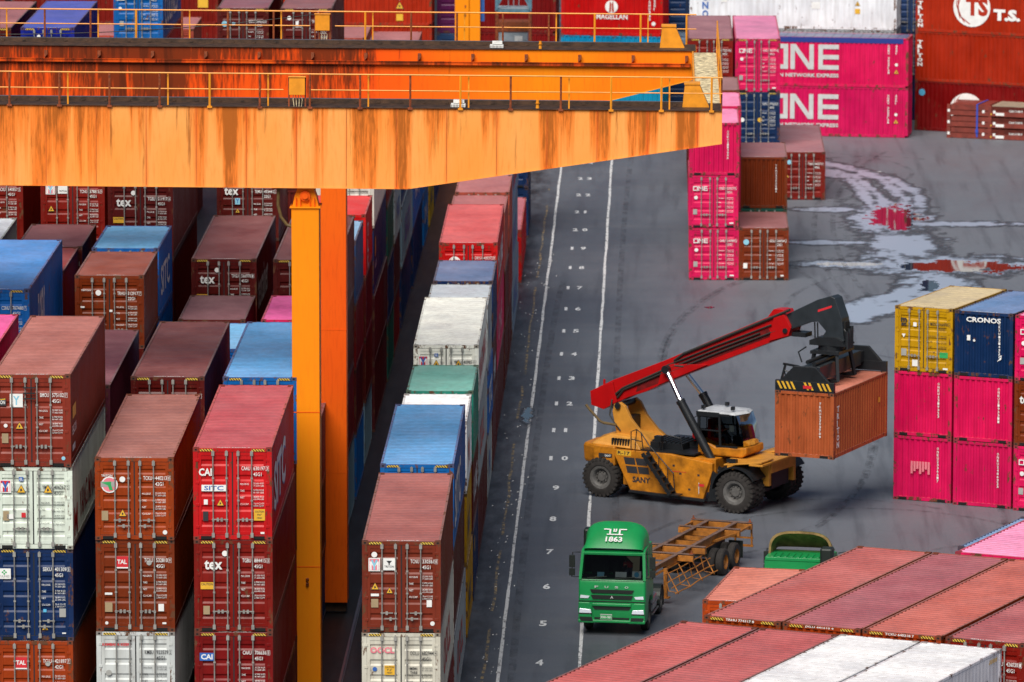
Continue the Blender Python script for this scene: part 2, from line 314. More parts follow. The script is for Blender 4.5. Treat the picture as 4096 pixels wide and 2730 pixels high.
def cont(x, y, z0, yaw, L, h, color, label, lod=2, front='door', ser=None, tc='white', logo=None, side=None, roof=None, flat=False, haz=None, rooftext=True, handles=1):
    col = PAL[color] if isinstance(color, str) else color
    col = tuple(max(0, min(1, c * random.uniform(.93, 1.07))) for c in col)
    d = cmesh(L, h, flat); R = Matrix.Rotation(yaw, 3, 'Z'); c = R @ Vector((CW / 2, L / 2, 0)); loc = (x + c.x, y + c.y, z0)
    if lod == 0:
        o = link('shipping_container', d['solid'], None, col); o.location = loc; o.rotation_euler = (0, 0, yaw); return tag(o, label, 'container', GRP)
    o = thing('shipping_container', loc, yaw, label, 'container', GRP)
    P = lambda n, k, par=o: link(n, d[k], par, col)
    P('frame', 'frame'); P('side_wall', 'side'); P('side_wall', 'side_l'); rf = P('roof', 'roof')
    if roof: rf.color = tuple(roof) + (1,)
    e = P('end_wall', 'end'); e.rotation_euler = (0, 0, pi)
    hw, hl = CW / 2, L / 2
    for sx in (-1, 1):
        for sy in (-1, 1):
            for z in (.059, h - .059):
                if lod < 2 and sy == 1 and z < 1: continue
                k = P('corner_casting', 'cast'); k.location = (sx * (hw - .089), sy * (hl - .081), z)
                if lod == 2 and sy == -1: link('aperture', d['hole'], k)
    if front == 'end': P('end_wall', 'end')
    else:
        sg = Sign(frontP(L))
        for i in (0, 1):
            dr = P('door', 'door%d' % i)
            if lod == 2:
                for bx in ((-.6, -.18), (.18, .6))[i]:
                    b = link('locking_bar', d['bar'], dr); b.location = (bx, 0, 0)
                    zz = .66 if handles == 1 else (.82 if bx * (1 if i else -1) > .3 else .64)
                    hd = link('handle', d['handle'], dr); hd.location = (bx - .02 if (bx in (-.6, .18)) else bx - .32, 0, zz if handles == 1 else (.64 if abs(bx) > .3 else .46))
        link('door_gasket', d['gasket'], o)
    if (haz if haz is not None else (h > 2.7)) and lod == 2:
        for sx in (-1, 1): k = link('hazard_stripe', d['haz'], o); k.location = (sx * .8, -hl - .002, h - .07)
    if lod == 2:
        for sx in (-1, 1): k = link('forklift_pocket', d['slot'], o); k.location = (sx * .82, -hl - .002, .075)
    sg = Sign(frontP(L))
    if ser:
        if front == 'end':
            t = ser[0] + ser[1] + ser[2]; hh = .13
            for i, ch in enumerate(t):
                if ch != ' ': sg.text(ch, 1.84, h - .35 - hh * (i + 1), .075, .1, tc)
        else: std_text(sg, h, ser, tc)
        if rooftext and lod == 2:
            rp = Sign(roofP(L, h)); rp.text(ser[0] + ' ' + ser[1] + ' ' + ser[2], .75, .03, 1.0, .1, 'white' if tc == 'white' else 'ink'); rp.build(o)
    if logo: logo(sg, h)
    if sg.d: sg.build(o)
    if side: q = Sign(sideP(L)); side(q, h); q.build(o)
    return o
NTH = ['lowest', 'second up', 'third up', 'fourth up', 'fifth up']
def stack(x, y, L, specs, where, ztop=None, yaw=0, lod0=0):
    """specs bottom -> top: (height, colour, options)"""
    H = sum(s[0] for s in specs); z = 0 if ztop is None else max(-.25, ztop - H) if ztop - H < .6 else ztop - H
    for i, s in enumerate(specs):
        op = dict(s[2]) if len(s) > 2 else {}
        ft = '20 foot' if L < 7 else '40 foot'
        lb = op.pop('label', None) or '%s container %s in %s' % (CNAME.get(s[1], ''), NTH[i] if i < len(specs) - 1 else 'topmost', where)
        op.setdefault('lod', lod0 if i < len(specs) - 1 else 2)
        jx, jy, ja = (random.uniform(-.03, .03), random.uniform(-.06, .06), random.uniform(-.0025, .0025)) if yaw == 0 else (0, 0, 0)
        cont(x + jx, y + jy, z, yaw + ja, L, s[0], s[1], lb, **op); z += s[0]
# --- logos -----------------------------------------------------------
def lg_tex(sg, h): sg.text('tex', .32, h - .93, .56, .3, 'white', .03); sg.disc(.96, h - .42, .09, 'white'); sg.rect(.2, .6, h - 1.55, h - 1.33, 'yellow'); sg.text('CAUTION', .22, h - 1.43, .36, .08, 'ink', e=.003); sg.rect(.28, .48, .55, .82, 'tan')
def ym(sg, u, v, s, faded=False):
    sg.rect(u, u + s, v, v + s * 1.15, 'white'); sg.rect(u + .03, u + s - .03, v + .03, v + s * 1.15 - .03, 'lpink' if faded else 'red', .003)
    sg.poly([(u + s * .12, v + s * .1), (u + s * .27, v + s * .1), (u + s * .27, v + s * .6), (u + s * .5, v + s * .3), (u + s * .73, v + s * .6), (u + s * .73, v + s * .1), (u + s * .88, v + s * .1), (u + s * .88, v + s * .85), (u + s * .76, v + s * .85), (u + s * .5, v + s * .5), (u + s * .24, v + s * .85), (u + s * .12, v + s * .85)], 'white', .006)
    sg.poly([(u + s * .2, v + s * 1.0), (u + s * .42, v + s * .5), (u + s * .42, v + s * .12), (u + s * .58, v + s * .12), (u + s * .58, v + s * .5), (u + s * .8, v + s * 1.0), (u + s * .64, v + s * 1.0), (u + s * .5, v + s * .68), (u + s * .36, v + s * 1.0)], 'sky' if faded else 'blue', .009)
def stickers(sg, h, p=1): sg.rect(.28, .48, .55, .82, 'tan'); sg.disc(2.1, .3, .06, 'white', n=10)
def lg_A(sg, h):
    ym(sg, .2, h - .95, .36, True); sg.rect(.65, 1.03, h - .92, h - .54, 'white'); sg.text('TRITON', .69, h - .84, .3, .07, 'ink', e=.003); sg.poly([(.75, h - .62), (.93, h - .62), (.86, h - .7), (.86, h - .75), (.82, h - .75), (.82, h - .7)], 'ink', .003); sg.disc(.38, h - .43, .09); sg.tri(.4, h - 1.43, .13); sg.tri(.85, h - 1.56, .11); sg.rect(.28, .5, .8, 1.07, 'tan'); sg.rect(2.0, 2.16, .82, 1.04, 'white'); sg.disc(2.18, .3, .07); sg.rect(.27, .52, h - 1.74, h - 1.66, 'white')
def lg_oocl(sg, h): sg.text('OOCL', .26, h - .65, .75, .2, 'lpink', .04); sg.rect(.7, 1.02, h - 1.33, h - 1.03, 'yellow'); sg.text("CAUTION", .72, h - 1.12, .28, .06, 'ink', e=.003); sg.text("9'-6\"", .78, h - 1.2, .16, .06, 'ink', e=.003); sg.text("HIGH", .78, h - 1.29, .16, .06, 'ink', e=.003); sg.disc(.4, h - 1.15, .07, 'blue'); sg.text('MGW', 1.5, h - 1.16, .2, .08, 'ink'); sg.text('TARE', 1.5, h - 1.29, .22, .08, 'ink')
def lg_ym(sg, h): ym(sg, .18, h - .82, .36); sg.rect(.78, .92, h - .45, h - .32, 'blue'); sg.text('GL', .8, h - .43, .1, .08, 'white', e=.003); sg.tri(.85, h - .7, .15); sg.tri(1.68, h - .7, .15); sg.rect(.4, .6, .95, 1.1, 'white'); sg.rect(.85, .98, 1.0, 1.15, 'red'); sg.rect(.28, .46, .9, 1.2, 'tan')
def lg_caai(sg, h): sg.text('CAI', .18, h - .88, .4, .24, 'white', .03); sg.rect(.26, 1.02, h - 1.36, h - 1.16, 'white'); sg.text('SITC', .34, h - 1.33, .6, .14, 'blue', .02, .003); sg.tri(.84, h - 1.72, .12); sg.rect(.3, .46, .6, .9, 'ink'); sg.rect(1.88, 2.22, .62, .98, 'yellow'); sg.text('CAUTION', 1.91, .87, .28, .06, 'ink', e=.003); sg.text("9'6\"", 1.98, .77, .14, .06, 'ink', e=.003); sg.text('HIGH', 1.97, .67, .16, .06, 'ink', e=.003); sg.rect(2.08, 2.2, .2, .26, 'white'); sg.rect(.33, .45, h - 1.78, h - 1.62, 'white')
def lg_cai2(sg, h): sg.rect(.16, .6, h - .9, h - .65, 'blue'); sg.text('CAI', .2, h - .86, .36, .17, 'white', .03, .003)
def lg_tcku(sg, h): sg.text('TRITON', .2, h - .6, .34, .07); sg.disc(.45, h - .85, .26, 'white'); sg.disc(.45, h - .85, .22, 'lpink', .003); sg.rect(.18, .62, h - .92, h - .75, 'grey', .006); sg.poly([(.2, h - .78), (.5, h - .75), (.5, h - .85), (.56, h - 1.02), (.45, h - 1.02), (.4, h - .87)], 'green', .009); sg.disc(.85, h - .68, .09); sg.tri(.85, h - 1.74, .13); sg.rect(.2, .4, .62, .92, 'tan'); sg.disc(2.16, .25, .07)
def lg_tal(sg, h): sg.rect(.62, 1.0, h - .86, h - .52, 'red'); sg.rect(.62, 1.0, h - .9, h - .86, 'white', .002); sg.text('TAL', .66, h - .76, .3, .14, 'white', .03, .003); sg.rect(.27, .5, .62, .92, 'tan'); sg.rect(1.93, 2.1, .65, .88, 'white'); sg.disc(.32, .27, .05); sg.rect(2.05, 2.17, .24, .3); sg.rect(.27, .5, 1.16, 1.23); sg.disc(1.65, h - .72, .08, 'grey')
def lg_kam(sg, h): sg.text('KAMBARA KISEN', .18, h - .45, .88, .09, 'red', .03); sg.disc(.38, h - 1.3, .09, 'grey')
def lg_seku(sg, h): sg.rect(.1, .5, h - .95, h - .62, 'white'); sg.text('CULINES', .12, h - .9, .34, .07, 'grey', e=.003); [sg.disc(.3 + .05 * cos(a), h - .74 + .05 * sin(a), .03, 'green', .003, 8) for a in (0, 1.57, 3.14, 4.71)]; sg.tri(1.55, .42, .11); sg.rect(2.0, 2.2, .75, 1.02, 'grey'); sg.rect(2.08, 2.2, .22, .26, 'white'); sg.rect(1.5, 1.6, .9, 1.0, 'cyan')
def lg_bmou(sg, h): sg.rect(.56, .96, h - 1.02, h - .6, 'white'); sg.text('Y', .66, h - .95, .2, .28, 'sky', .03, .003); sg.rect(.0, .44, h - .98, h - .74, 'ink'); sg.text('BEACON', .03, h - .93, .38, .12, 'white', .02, .003); sg.poly([(.02, h - .8), (.42, h - .75), (.42, h - .79)], 'yellow', .003); sg.tri(.85, h - 1.6, .13); sg.disc(.42, h - 1.6, .06); sg.rect(.3, .5, .75, 1.05, 'tan'); sg.disc(2.2, .28, .06, 'sky')
def lg_tcnu(sg, h): ym(sg, .2, h - .75, .36, True); sg.rect(.66, 1.04, h - .72, h - .34, 'white'); sg.text('TRITON', .7, h - .66, .3, .07, 'ink', e=.003); sg.tri(.4, h - 1.3, .13); sg.rect(.3, .5, h - .3, h - .16, 'white')
def lg_trhu(sg, h): sg.text('TRITON', .22, h - .56, .34, .05); sg.disc(.83, h - .62, .1); sg.rect(.2, .34, h - 1.16, h - 1.1); sg.rect(1.22, 1.32, h - 1.3, h - 1.22)
def lg_nbyu(sg, h): sg.rect(.2, 1.05, h - .8, h - .6, 'white'); sg.disc(.72, h - .7, .06, 'red', .003); sg.text('NBOSCO', .26, h - .75, .35, .08, 'grey', e=.003); sg.disc(.82, h - .4, .08)
def lg_culu(sg, h): sg.rect(.14, .56, h - .85, h - .5, 'white'); sg.text('CULINES', .17, h - .82, .34, .07, 'grey', e=.003); [sg.disc(.34 + .06 * cos(a), h - .62 + .06 * sin(a), .035, 'grey', .003, 8) for a in (0, 1.57, 3.14, 4.71)]; sg.disc(.33, h - 1.25, .08); sg.rect(.3, .5, .78, 1.02, 'grey')
def lg_bsiu(sg, h): sg.disc(.35, h - .75, .14, 'sky'); sg.rect(.7, .85, h - .84, h - .68, 'sky')
def lg_tr44(sg, h): sg.disc(.42, h - .46, .1); sg.poly([(.72, h - .62), (.88, h - .58), (.84, h - .82), (.72, h - .78)]); sg.text('TRITON', .68, h - .92, .36, .06)
def one(sg, u, v, w, hh, c='white', e=0):
    t = hh * .18; a = w * .33
    for q in ((u, u + t, v, v + hh), (u + a - t, u + a, v, v + hh), (u + t, u + a - t, v, v + t), (u + t, u + a - t, v + hh - t, v + hh)): sg.rect(*q, c, e)
    b = u + w * .36; bw = w * .31; sg.rect(b, b + t, v, v + hh, c, e); sg.rect(b + bw - t, b + bw, v, v + hh, c, e); sg.poly([(b, v + hh), (b + bw - t * 1.2, v), (b + bw, v), (b + t * 1.2, v + hh)], c, e + .002)
    d_ = u + w * .73; sg.rect(d_, d_ + t, v, v + hh, c, e + .002)
    for q in ((v, v + t), (v + hh / 2 - t / 2, v + hh / 2 + t / 2), (v + hh - t, v + hh)): sg.rect(d_, u + w, *q, c, e)
def lg_one(sg, h): one(sg, .22, h - .76, .7, .22); sg.disc(.36, h - 1.1, .09); sg.rect(.22, .42, .66, .92, 'grey'); sg.rect(2.0, 2.2, .2, .27)
def lg_msc(sg, h): sg.text('m', .25, h - .62, .26, .16, 'ink', .05); sg.text('sc', .27, h - .78, .22, .13, 'ink', .05); sg.rect(.78, .92, h - .78, h - .62, 'white'); sg.poly([(.3, h - 1.1), (.46, h - 1.1), (.38, h - 1.25)], 'white'); sg.rect(.28, .5, .62, .9, 'grey'); sg.rect(.75, .98, .22, .48, 'white'); sg.rect(1.9, 2.25, .62, .84, 'green'); sg.rect(2.05, 2.25, .15, .22, 'white')
def lg_cron(sg, h): sg.text('CRONOS', .48, h - .42, 1.45, .2, 'white', .03); sg.rect(.52, .66, h - 1.16, h - .95); sg.disc(.82, h - 1.15, .05); sg.poly([(1.78, .65), (1.95, .85), (1.9, .9), (1.98, .92), (1.96, .75)])
def tsl(sg, u, v, s, c2='red', e=0):
    sg.disc(u + s * .5, v + s * .5, s * .5, 'white', e, 28); sg.text('TS', u + s * .34, v + s * .28, s * .6, s * .46, c2, .05, e + .004)
    for k in range(3): sg.poly([(u + s * .5 + s * r * cos(a), v + s * .5 + s * r * sin(a)) for r, a in [(.5, 1.9 + k * .35), (.42, 2.4 + k * .35), (.4, 3.2 + k * .35), (.45, 3.9 + k * .35), (.42, 3.9 + k * .35), (.37, 3.2 + k * .35), (.39, 2.4 + k * .35)]], c2, e + .003)
def lg_ts(sg, h): tsl(sg, .4, h - 1.08, .5, 'red')
def sd_txt(t, u, v, w, hh, c='white', b=.03): return lambda sg, h: sg.text(t, u, v, w, hh, c, b)
def vert(sg, t, u, ztop, ch, cw, c='white', gap=1.18, b=.03, e=0):
    for i, k in enumerate(t):
        if k != ' ': sg.text(k, u, ztop - ch * gap * i - ch, cw * (.35 if k in '1I' else 1), ch, c, b, e)
# ---------------- the yard: left block ----------------
M['t_tarp'] = mat('tarpaulin', (.01, .03, .22), .6); M['t_orangered'] = mat('lettering_orange_red', PAL['orangered'], .5)
B = lambda b: 194.3 + 13.8 * b
X0, X1, X2, XA, XM = -20.56, -17.43, -14.39, -9.18, -23.65
# row of the black alley side and the ones left of it, front bay
stack(X0, B(0), L40, [(HC, 'dkmaroon'), (HS, 'rust', dict(lod=2, ser=('TCLU', '421897', '7', '42G1'), logo=lg_tal, label='orange brown container numbered TCLU 421897 in the bottom left corner of the view')),
    (HC, 'navy', dict(lod=2, ser=('SEKU', '401309', '5', '45G1'), logo=lg_seku, handles=0, label='navy blue container numbered SEKU 401309 under the white one in the leftmost front stack')),
    (HS, (.74, .73, .69), dict(lod=2, ser=('YMMU', '406267', '2', '42G1'), tc='ink', logo=lg_ym, side=lambda sg, h: (sg.text('M', .5, .3, 1.2, .9, 'red'), sg.text('YANG MING', 2.5, .5, 5.5, .9, 'red')), label='rust edged cream white container numbered YMMU 406267 in the leftmost front stack')),
    (HC, (.22, .028, .012), dict(roof=(.3, .09, .07), ser=('BMOU', '575102', '7', '45G1'), logo=lg_bmou, side=lambda sg, h: (sg.text('BEACON', .5, .9, 1.3, .3, 'white'), sg.rect(.6, 1.7, 1.4, 1.8, 'yellow'), sg.rect(.5, 1.4, .4, .6, 'white')), label='reddish brown container numbered BMOU 575102, top of the leftmost front stack'))], 'the leftmost front stack')
stack(X1, B(0), L40, [(HC, 'dkmaroon'), (HC, (.58, .62, .62), dict(lod=2, ser=('KMBU', '923539', '2', '45G1'), tc='ink', logo=lg_kam, label='light grey container numbered KMBU 923539 with small red lettering, low in the second front stack')),
    (HC, 'brown', dict(lod=2, ser=('TCLU', '532810', '9', '45G1'), logo=lg_tal, label='worn brown container numbered TCLU 532810, middle of the second front stack')),
    (HS, 'rust', dict(roof=(.24, .075, .055), ser=('TCKU', '440213', '8', '42G1'), logo=lg_tcku, handles=0, side=lambda sg, h: vert(sg, 'TRITON', .35, 2.1, .18, .15), label='rust orange container numbered TCKU 440213, top of the second front stack'))], 'the second front stack from the left')
stack(X2, B(0), L40, [(HC, 'dkmaroon'), (HC, 'darkred', dict(lod=2, ser=('CAAU', '706636', '0', '45G1'), logo=lg_cai2, label='dark red container numbered CAAU 706636 at the bottom edge beside the orange crane leg')),
    (HC, 'redbrown', dict(lod=2, ser=('TGBU', '884415', '3', '45G1'), logo=lg_tex, label='maroon container numbered TGBU 884415 under the bright red one beside the crane leg')),
    (HC, 'red', dict(roof=(.36, .035, .05), ser=('CAAU', '630197', '3', '45G1'), logo=lg_caai, side=lambda sg, h: (sg.text('SITC', 1.2, .6, 6.2, 1.5, 'blue', .04), sg.text('SITC', 1.1, .66, 6.2, 1.5, 'white', .03, .004), sg.rect(.35, .5, .9, 1.8)), label='bright red container numbered CAAU 630197 with a yellow caution plate, left of the crane leg'))], 'the third front stack from the left')
_bm = [o for o in bpy.data.objects if o.get('label', '').startswith('reddish brown container numbered BMOU')][0]
for i in range(3): _q = MB(); _q.box(-.24, .14, -L40 / 2 - .1, -L40 / 2 - .075, HC - .42 - .17 * i, HC - .38 - .17 * i); _q.obj('door_strap', M['black'], _bm)
# bay 1
stack(X0, B(1), L40, [(HC, 'dkmaroon'), (HC, 'maroon'), (HC, 'dkmaroon'), (HS, 'purple', dict(lod=2))], 'the stack behind the leftmost front stack')
stack(X1, B(1), L40, [(HC, 'dkmaroon'), (HC, 'navy'), (HC, 'maroon'), (HC, 'maroon', dict(ser=('TGHU', '904172', '3', '45G1'), label='maroon container with a scuffed grey streaked roof behind the one numbered TCKU 440213'))], 'the stack behind the second front stack')
stack(X2, B(1), L40, [(HC, 'dkmaroon'), (HC, 'darkred'), (HC, 'maroon'), (HC, 'blue', dict(roof=(.05, .27, .55), label='bright blue container with rusty scratched roof behind the bright red one beside the crane leg'))], 'the stack behind the third front stack')
# 20-foot bays 2 and 2.5
stack(X0, 221.9, L20, [(HS, 'maroon'), (HS, 'navy'), (HS, 'dkmaroon'), (HS, 'maroon'), (HS, 'brown', dict(haz=False, ser=('TRHU', '312917', '7', '22G1'), logo=lg_trhu, side=lambda sg, h: vert(sg, 'TRHU 312917', .25, 2.3, .1, .08), label='brown 20 foot container numbered TRHU 312917 with a salmon roof'))], 'the stack topped by container TRHU 312917', yaw=0)
stack(X0, 228.8, L20, [(HS, 'navy'), (HS, 'navy'), (HS, 'blue', dict(lod=1)), (HS, 'blue', dict(lod=1)), (HS, 'blue', dict(roof=(.10, .36, .62), side=lambda sg, h: sg.text('SITC', .8, .7, 4., 1.1), label='bright blue 20 foot container right behind the brown one numbered TRHU 312917'))], 'the blue stack behind container TRHU 312917')
stack(-17.15, 221.9, L20, [(HS, 'maroon'), (HS, 'maroon'), (HS, 'navy'), (HS, 'blue', dict(label='light blue container whose roof barely shows between a grey streaked and a blue roof', roof=(.10, .36, .62)))], 'the low blue topped stack in the second row')
stack(X1, 228.8, L20, [(HS, 'maroon'), (HS, 'dkmaroon'), (HS, 'maroon'), (HS, 'maroon', dict(roof=(.14, .05, .06), label='container with a dull plum grey roof in front of the one numbered TXGU 566970'))], 'the stack in front of container TXGU 566970')
stack(X2, 221.9, L20, [(HS, 'navy'), (HS, 'dkmaroon'), (HS, 'darkred')], 'the low stack behind the crane leg')
stack(X2, 228.8, L20, [(HS, 'maroon'), (HS, 'red'), (HS, 'maroon'), (HS, 'pink', dict(roof=(.62, .07, .28), label='hot pink 20 foot container half hidden by the near crane leg'))], 'the pink topped stack beside the crane leg')
# bay 3
stack(X0, 235.7, L40, [(HC, 'navy'), (HC, 'dkmaroon'), (HC, 'maroon'), (HC, 'maroon', dict(lod=1)), (HC, 'maroon', dict(ser=('TGBU', '511917', '4', '45G1'), logo=lg_tex, side=lambda sg, h: vert(sg, 'TGBU511917', .25, 2.5, .12, .1), label='maroon container numbered TGBU 511917 high under the orange girder'))], 'the stack topped by container TGBU 511917')
stack(X1, 235.7, L40, [(HC, 'navy'), (HC, 'dkmaroon'), (HC, 'maroon'), (HC, 'maroon', dict(ser=('TXGU', '566970', '1', '45G1'), logo=lg_tex, side=lambda sg, h: (sg.text('textainer', .9, .8, 6., 1.4), vert(sg, 'TXGU566970', .25, 2.5, .12, .1)), label='maroon container numbered TXGU 566970 with a long plum roof'))], 'the stack topped by container TXGU 566970')
stack(X2, 235.7, L40, [(HC, 'bluegrey', dict(lod=1)), (HC, 'darkred', dict(lod=1)), (HC, 'maroon', dict(lod=1)), (HC, 'maroon', dict(ser=('TEMU', '776201', '5', '45G1'), label='maroon container cut by both crane legs, its side facing the dark alley'))], 'the stack behind the far crane leg')
stack(X1, 249.5, L20, [(HS, 'maroon'), (HS, 'navy'), (HS, 'maroon'), (HS, 'maroon'), (HS, 'maroon', dict(ser=('TEMU', '493441', '2', '22G1'), logo=lambda sg, h: (sg.text('tex', .3, h - .78, .56, .3, 'white', .03), sg.rect(.72, .92, h - 1.15, h - .9, 'sky'), sg.text('Y', .76, h - 1.1, .12, .17, 'blue', e=.003), sg.tri(.82, h - 1.4, .1)), label='maroon 20 foot container numbered TEMU 493441 just under the orange girder'))], 'the stack topped by container TEMU 493441')
stack(X2, 249.5, L20, [(HS, 'blue', dict(lod=1)), (HS, 'maroon', dict(lod=1)), (HS, 'darkred', dict(lod=1)), (HS, 'slate', dict(roof=(.15, .32, .5), label='slate blue 20 foot container with a pale blue roof right of the far crane leg'))], 'the slate blue topped stack in the alley row')
stack(X2, 257.2, L20, [(HS, 'bluegrey', dict(lod=1)), (HS, 'maroon', dict(lod=1)), (HS, 'maroon', dict(lod=1, side=lambda sg, h: vert(sg, 'TGHU 391204', .3, 2.3, .12, .1))), (HS, 'brightred', dict(side=lambda sg, h: vert(sg, 'TLK', 1.6, 2.0, .55, .7), label='bright red 20 foot container beyond the slate blue one in the alley row'))], 'the bright red topped stack in the alley row')
stack(X2, 265.4, L40, [(HC, 'dkmaroon', dict(lod=1)), (HC, 'dkmaroon', dict(lod=1)), (HC, 'navy', dict(lod=1, side=lambda sg, h: (sg.disc(1.6, 1.9, .45, 'yellow'), sg.text('HLCU', 1., 1.0, 1.6, .3)))), (HC, 'cream', dict(ser=('OOLU', '715508', '0', '45G1'), tc='ink', label='cream container with black lettering on its door beside the far crane leg, under the girder'))], 'the cream topped stack in the alley row')
stack(X2, 278.7, L20, [(HS, 'dkgreen', dict(lod=1)), (HS, 'navy', dict(lod=1)), (HS, 'dkgreen', dict(lod=1)), (HS, 'redbrown', dict(lod=1))], 'the dark green alley stack beyond the cream one')
stack(X2, 285.7, L20, [(HS, 'darkred', dict(lod=1)), (HS, 'dkmaroon', dict(lod=1)), (HC, 'ltgrey', dict(lod=1, side=sd_txt('WGS', 1.5, .8, 3.2, .9, 'blue'))), (HC, 'ltgrey', dict(lod=1, side=sd_txt('WGS', 1.5, .8, 3.2, .9, 'blue')))], 'the pale grey alley stack beyond the cream one')
stack(X2, 293.6, L40, [(HC, 'navy', dict(lod=1)), (HC, 'bluegrey', dict(lod=1, side=sd_txt('SEACO', 3, .8, 6., 1.2, 'blue'))), (HC, 'slate', dict(lod=1)), (HC, 'blue', dict(lod=1))], 'the slate and blue stack in the alley row')
stack(X2, 307.0, L40, [(HC, 'navy', dict(lod=1)), (HC, 'blue', dict(lod=1, side=sd_txt('HANJIN', 2.5, .9, 7., 1.1))), (HC, 'slate', dict(lod=1)), (HS, 'salmon', dict(label='container with a faded pink roof over the far girder, near the distant crane leg', roof=(.3, .09, .09)))], 'the pink roofed stack in the alley row')
stack(X2, 321.3, L20, [(HS, 'blue', dict(lod=1, side=sd_txt('CMA', .9, 1.0, 3.5, .9))), (HS, 'blue', dict(lod=1)), (HS, 'brightred', dict(lod=1))], 'the far red topped alley stack')
stack(X2, 329.0, L20, [(HS, 'yellow', dict(lod=1, side=sd_txt('MSC', 1.5, .9, 3., .8, 'ink'))), (HS, 'yellow', dict(lod=1)), (HS, 'yellow', dict(lod=1))], 'the yellow stack at the far end of the alley row')
stack(X2, 337.3, L40, [(HC, 'navy'), (HC, 'maroon')], 'the low stack left of the distant crane leg')
stack(-13.2, 375.5, L20, [(HS, 'navy'), (HS, 'slate', dict(lod=1)), (HS, 'plum', dict(lod=1)), (HS, 'navy', dict(lod=1)), (HS, 'plum', dict(lod=1))], 'the plum and navy stack behind the distant crane leg')
# left of the leftmost row
stack(XM, 196.6, L40, [(HS, 'maroon'), (HS, 'navy'), (HS, 'maroon'), (HC, 'dkmaroon'), (HC, 'pink', dict(lod=1, roof=(.6, .05, .25), label='hot pink container cut off by the left edge of the view'))], 'the pink topped stack at the left edge')
stack(XM, 212.3, L40, [(HS, 'navy'), (HC, 'maroon'), (HC, 'navy'), (HS, 'maroon'), (HC, 'blue', dict(ser=('CSNU', '707480', '7', '45G1'), roof=(.02, .2, .52), side=lambda sg, h: (sg.text('FLORENS', 3., .4, 2.4, 1.9, 'white'), vert(sg, 'CSNU', .3, 1.6, .15, .1)), label='bright blue container numbered CSNU 707480 at the left edge'))], 'the stack topped by container CSNU 707480')
stack(XM, 224.7, L20, [(HS, 'maroon'), (HS, 'maroon'), (HS, 'maroon'), (HS, 'maroon'), (HS, 'redbrown', dict(lod=1, label='reddish container of which only a roof strip shows right of the blue one numbered CSNU'))], 'the stack behind container CSNU 707480', ztop=12.45)
stack(-23.5, 231.0, L20, [(HS, 'maroon'), (HS, 'maroon'), (HS, 'maroon'), (HS, 'maroon'), (HS, 'maroon', dict(ser=('TGHU', '118840', '2', '22G1'), roof=(.14, .025, .03), label='dark maroon 20 foot container below the one numbered TCNU 378815'))], 'the stack in front of container TCNU 378815', ztop=12.7)
stack(-23.5, 240.0, L40, [(HC, 'dkmaroon'), (HC, 'maroon'), (HC, 'maroon'), (HS, 'maroon'), (HC, 'redbrown', dict(ser=('TCNU', '378815', '0', '45G1'), logo=lg_tcnu, label='reddish brown container numbered TCNU 378815 with a blue Y on pink, under the girder'))], 'the stack topped by container TCNU 378815')
stack(-26.65, 240.5, L40, [(HC, 'dkmaroon'), (HC, 'maroon'), (HC, 'maroon'), (HS, 'maroon'), (HC, 'redbrown', dict(ser=('GCXU', '540857', '5', '45G1'), logo=lambda sg, h: (sg.text('GLOBAL', 1.0, h - .95, .5, .1), sg.rect(1., 1.4, h - 1.05, h - 1.02, 'green')), label='reddish brown container numbered GCXU 540857 at the left edge under the girder'))], 'the stack topped by container GCXU 540857')
stack(-26.65, 232.6, L20, [(HS, 'navy'), (HS, 'navy'), (HS, 'maroon'), (HS, 'maroon'), (HS, 'ltgrey', dict(roof=(.5, .55, .6), label='pale grey roofed container at the left edge between a blue and a maroon one'))], 'the grey topped stack at the left edge', ztop=12.45)
# far rows seen over the girders
stack(-32.05, 290, L40, [(HC, 'maroon'), (HC, 'maroon'), (HC, 'navy'), (HC, 'maroon'), (HC, 'maroon', dict(ser=('TGHU', '330921', '8', '45G1'), roof=(.24, .07, .08), label='maroon container with a dusty pink roof in the top left corner of the view'))], 'the top left corner stack')
stack(-28.97, 288, L40, [(HC, 'navy'), (HC, 'maroon'), (HC, 'maroon'), (HC, 'navy'), (HC, 'nblue', dict(ser=('NBYU', '818436', '0', '45G1'), logo=lg_nbyu, flat=True, roof=(.03, .07, .42), side=lambda sg, h: (sg.text('NBOSCO', .6, .1, 3.4, 1.6), vert(sg, 'NBYU', .3, 2.4, .15, .1)), label='royal blue container numbered NBYU 818436 behind the far girder railing'))], 'the stack topped by container NBYU 818436', ztop=14.7)
stack(-21.0, 301.5, L40, [(HC, 'navy'), (HC, 'maroon'), (HC, 'maroon'), (HC, 'maroon'), (HC, 'maroon', dict(ser=('BSIU', '844222', '2', '45G1'), logo=lg_bsiu, flat=True, roof=(.24, .06, .08), label='maroon container numbered BSIU 844222 seen over the far girder'))], 'the stack topped by container BSIU 844222', ztop=13.35)
stack(-18.0, 301.5, L40, [(HC, 'navy'), (HC, 'maroon'), (HC, 'maroon'), (HC, 'maroon'), (HC, 'maroon', dict(ser=('TRHU', '446480', '3', '45G1'), logo=lg_tr44, flat=True, roof=(.24, .07, .07), label='maroon container numbered TRHU 446480 behind the junction box on the far railing'))], 'the stack topped by container TRHU 446480', ztop=13.35)
stack(-26.95, 313.3, L40, [(HC, 'navy'), (HC, 'maroon'), (HC, 'maroon'), (HC, 'red', dict(lod=1)), (HC, 'culblue', dict(ser=('CULU', '613809', '8', '45G1'), logo=lg_culu, side=lambda sg, h: (sg.text('CULINES', 1.2, .6, 8.5, 1.6),), label='bright blue container numbered CULU 613809 at the top edge of the view'))], 'the stack topped by container CULU 613809', ztop=13.55)
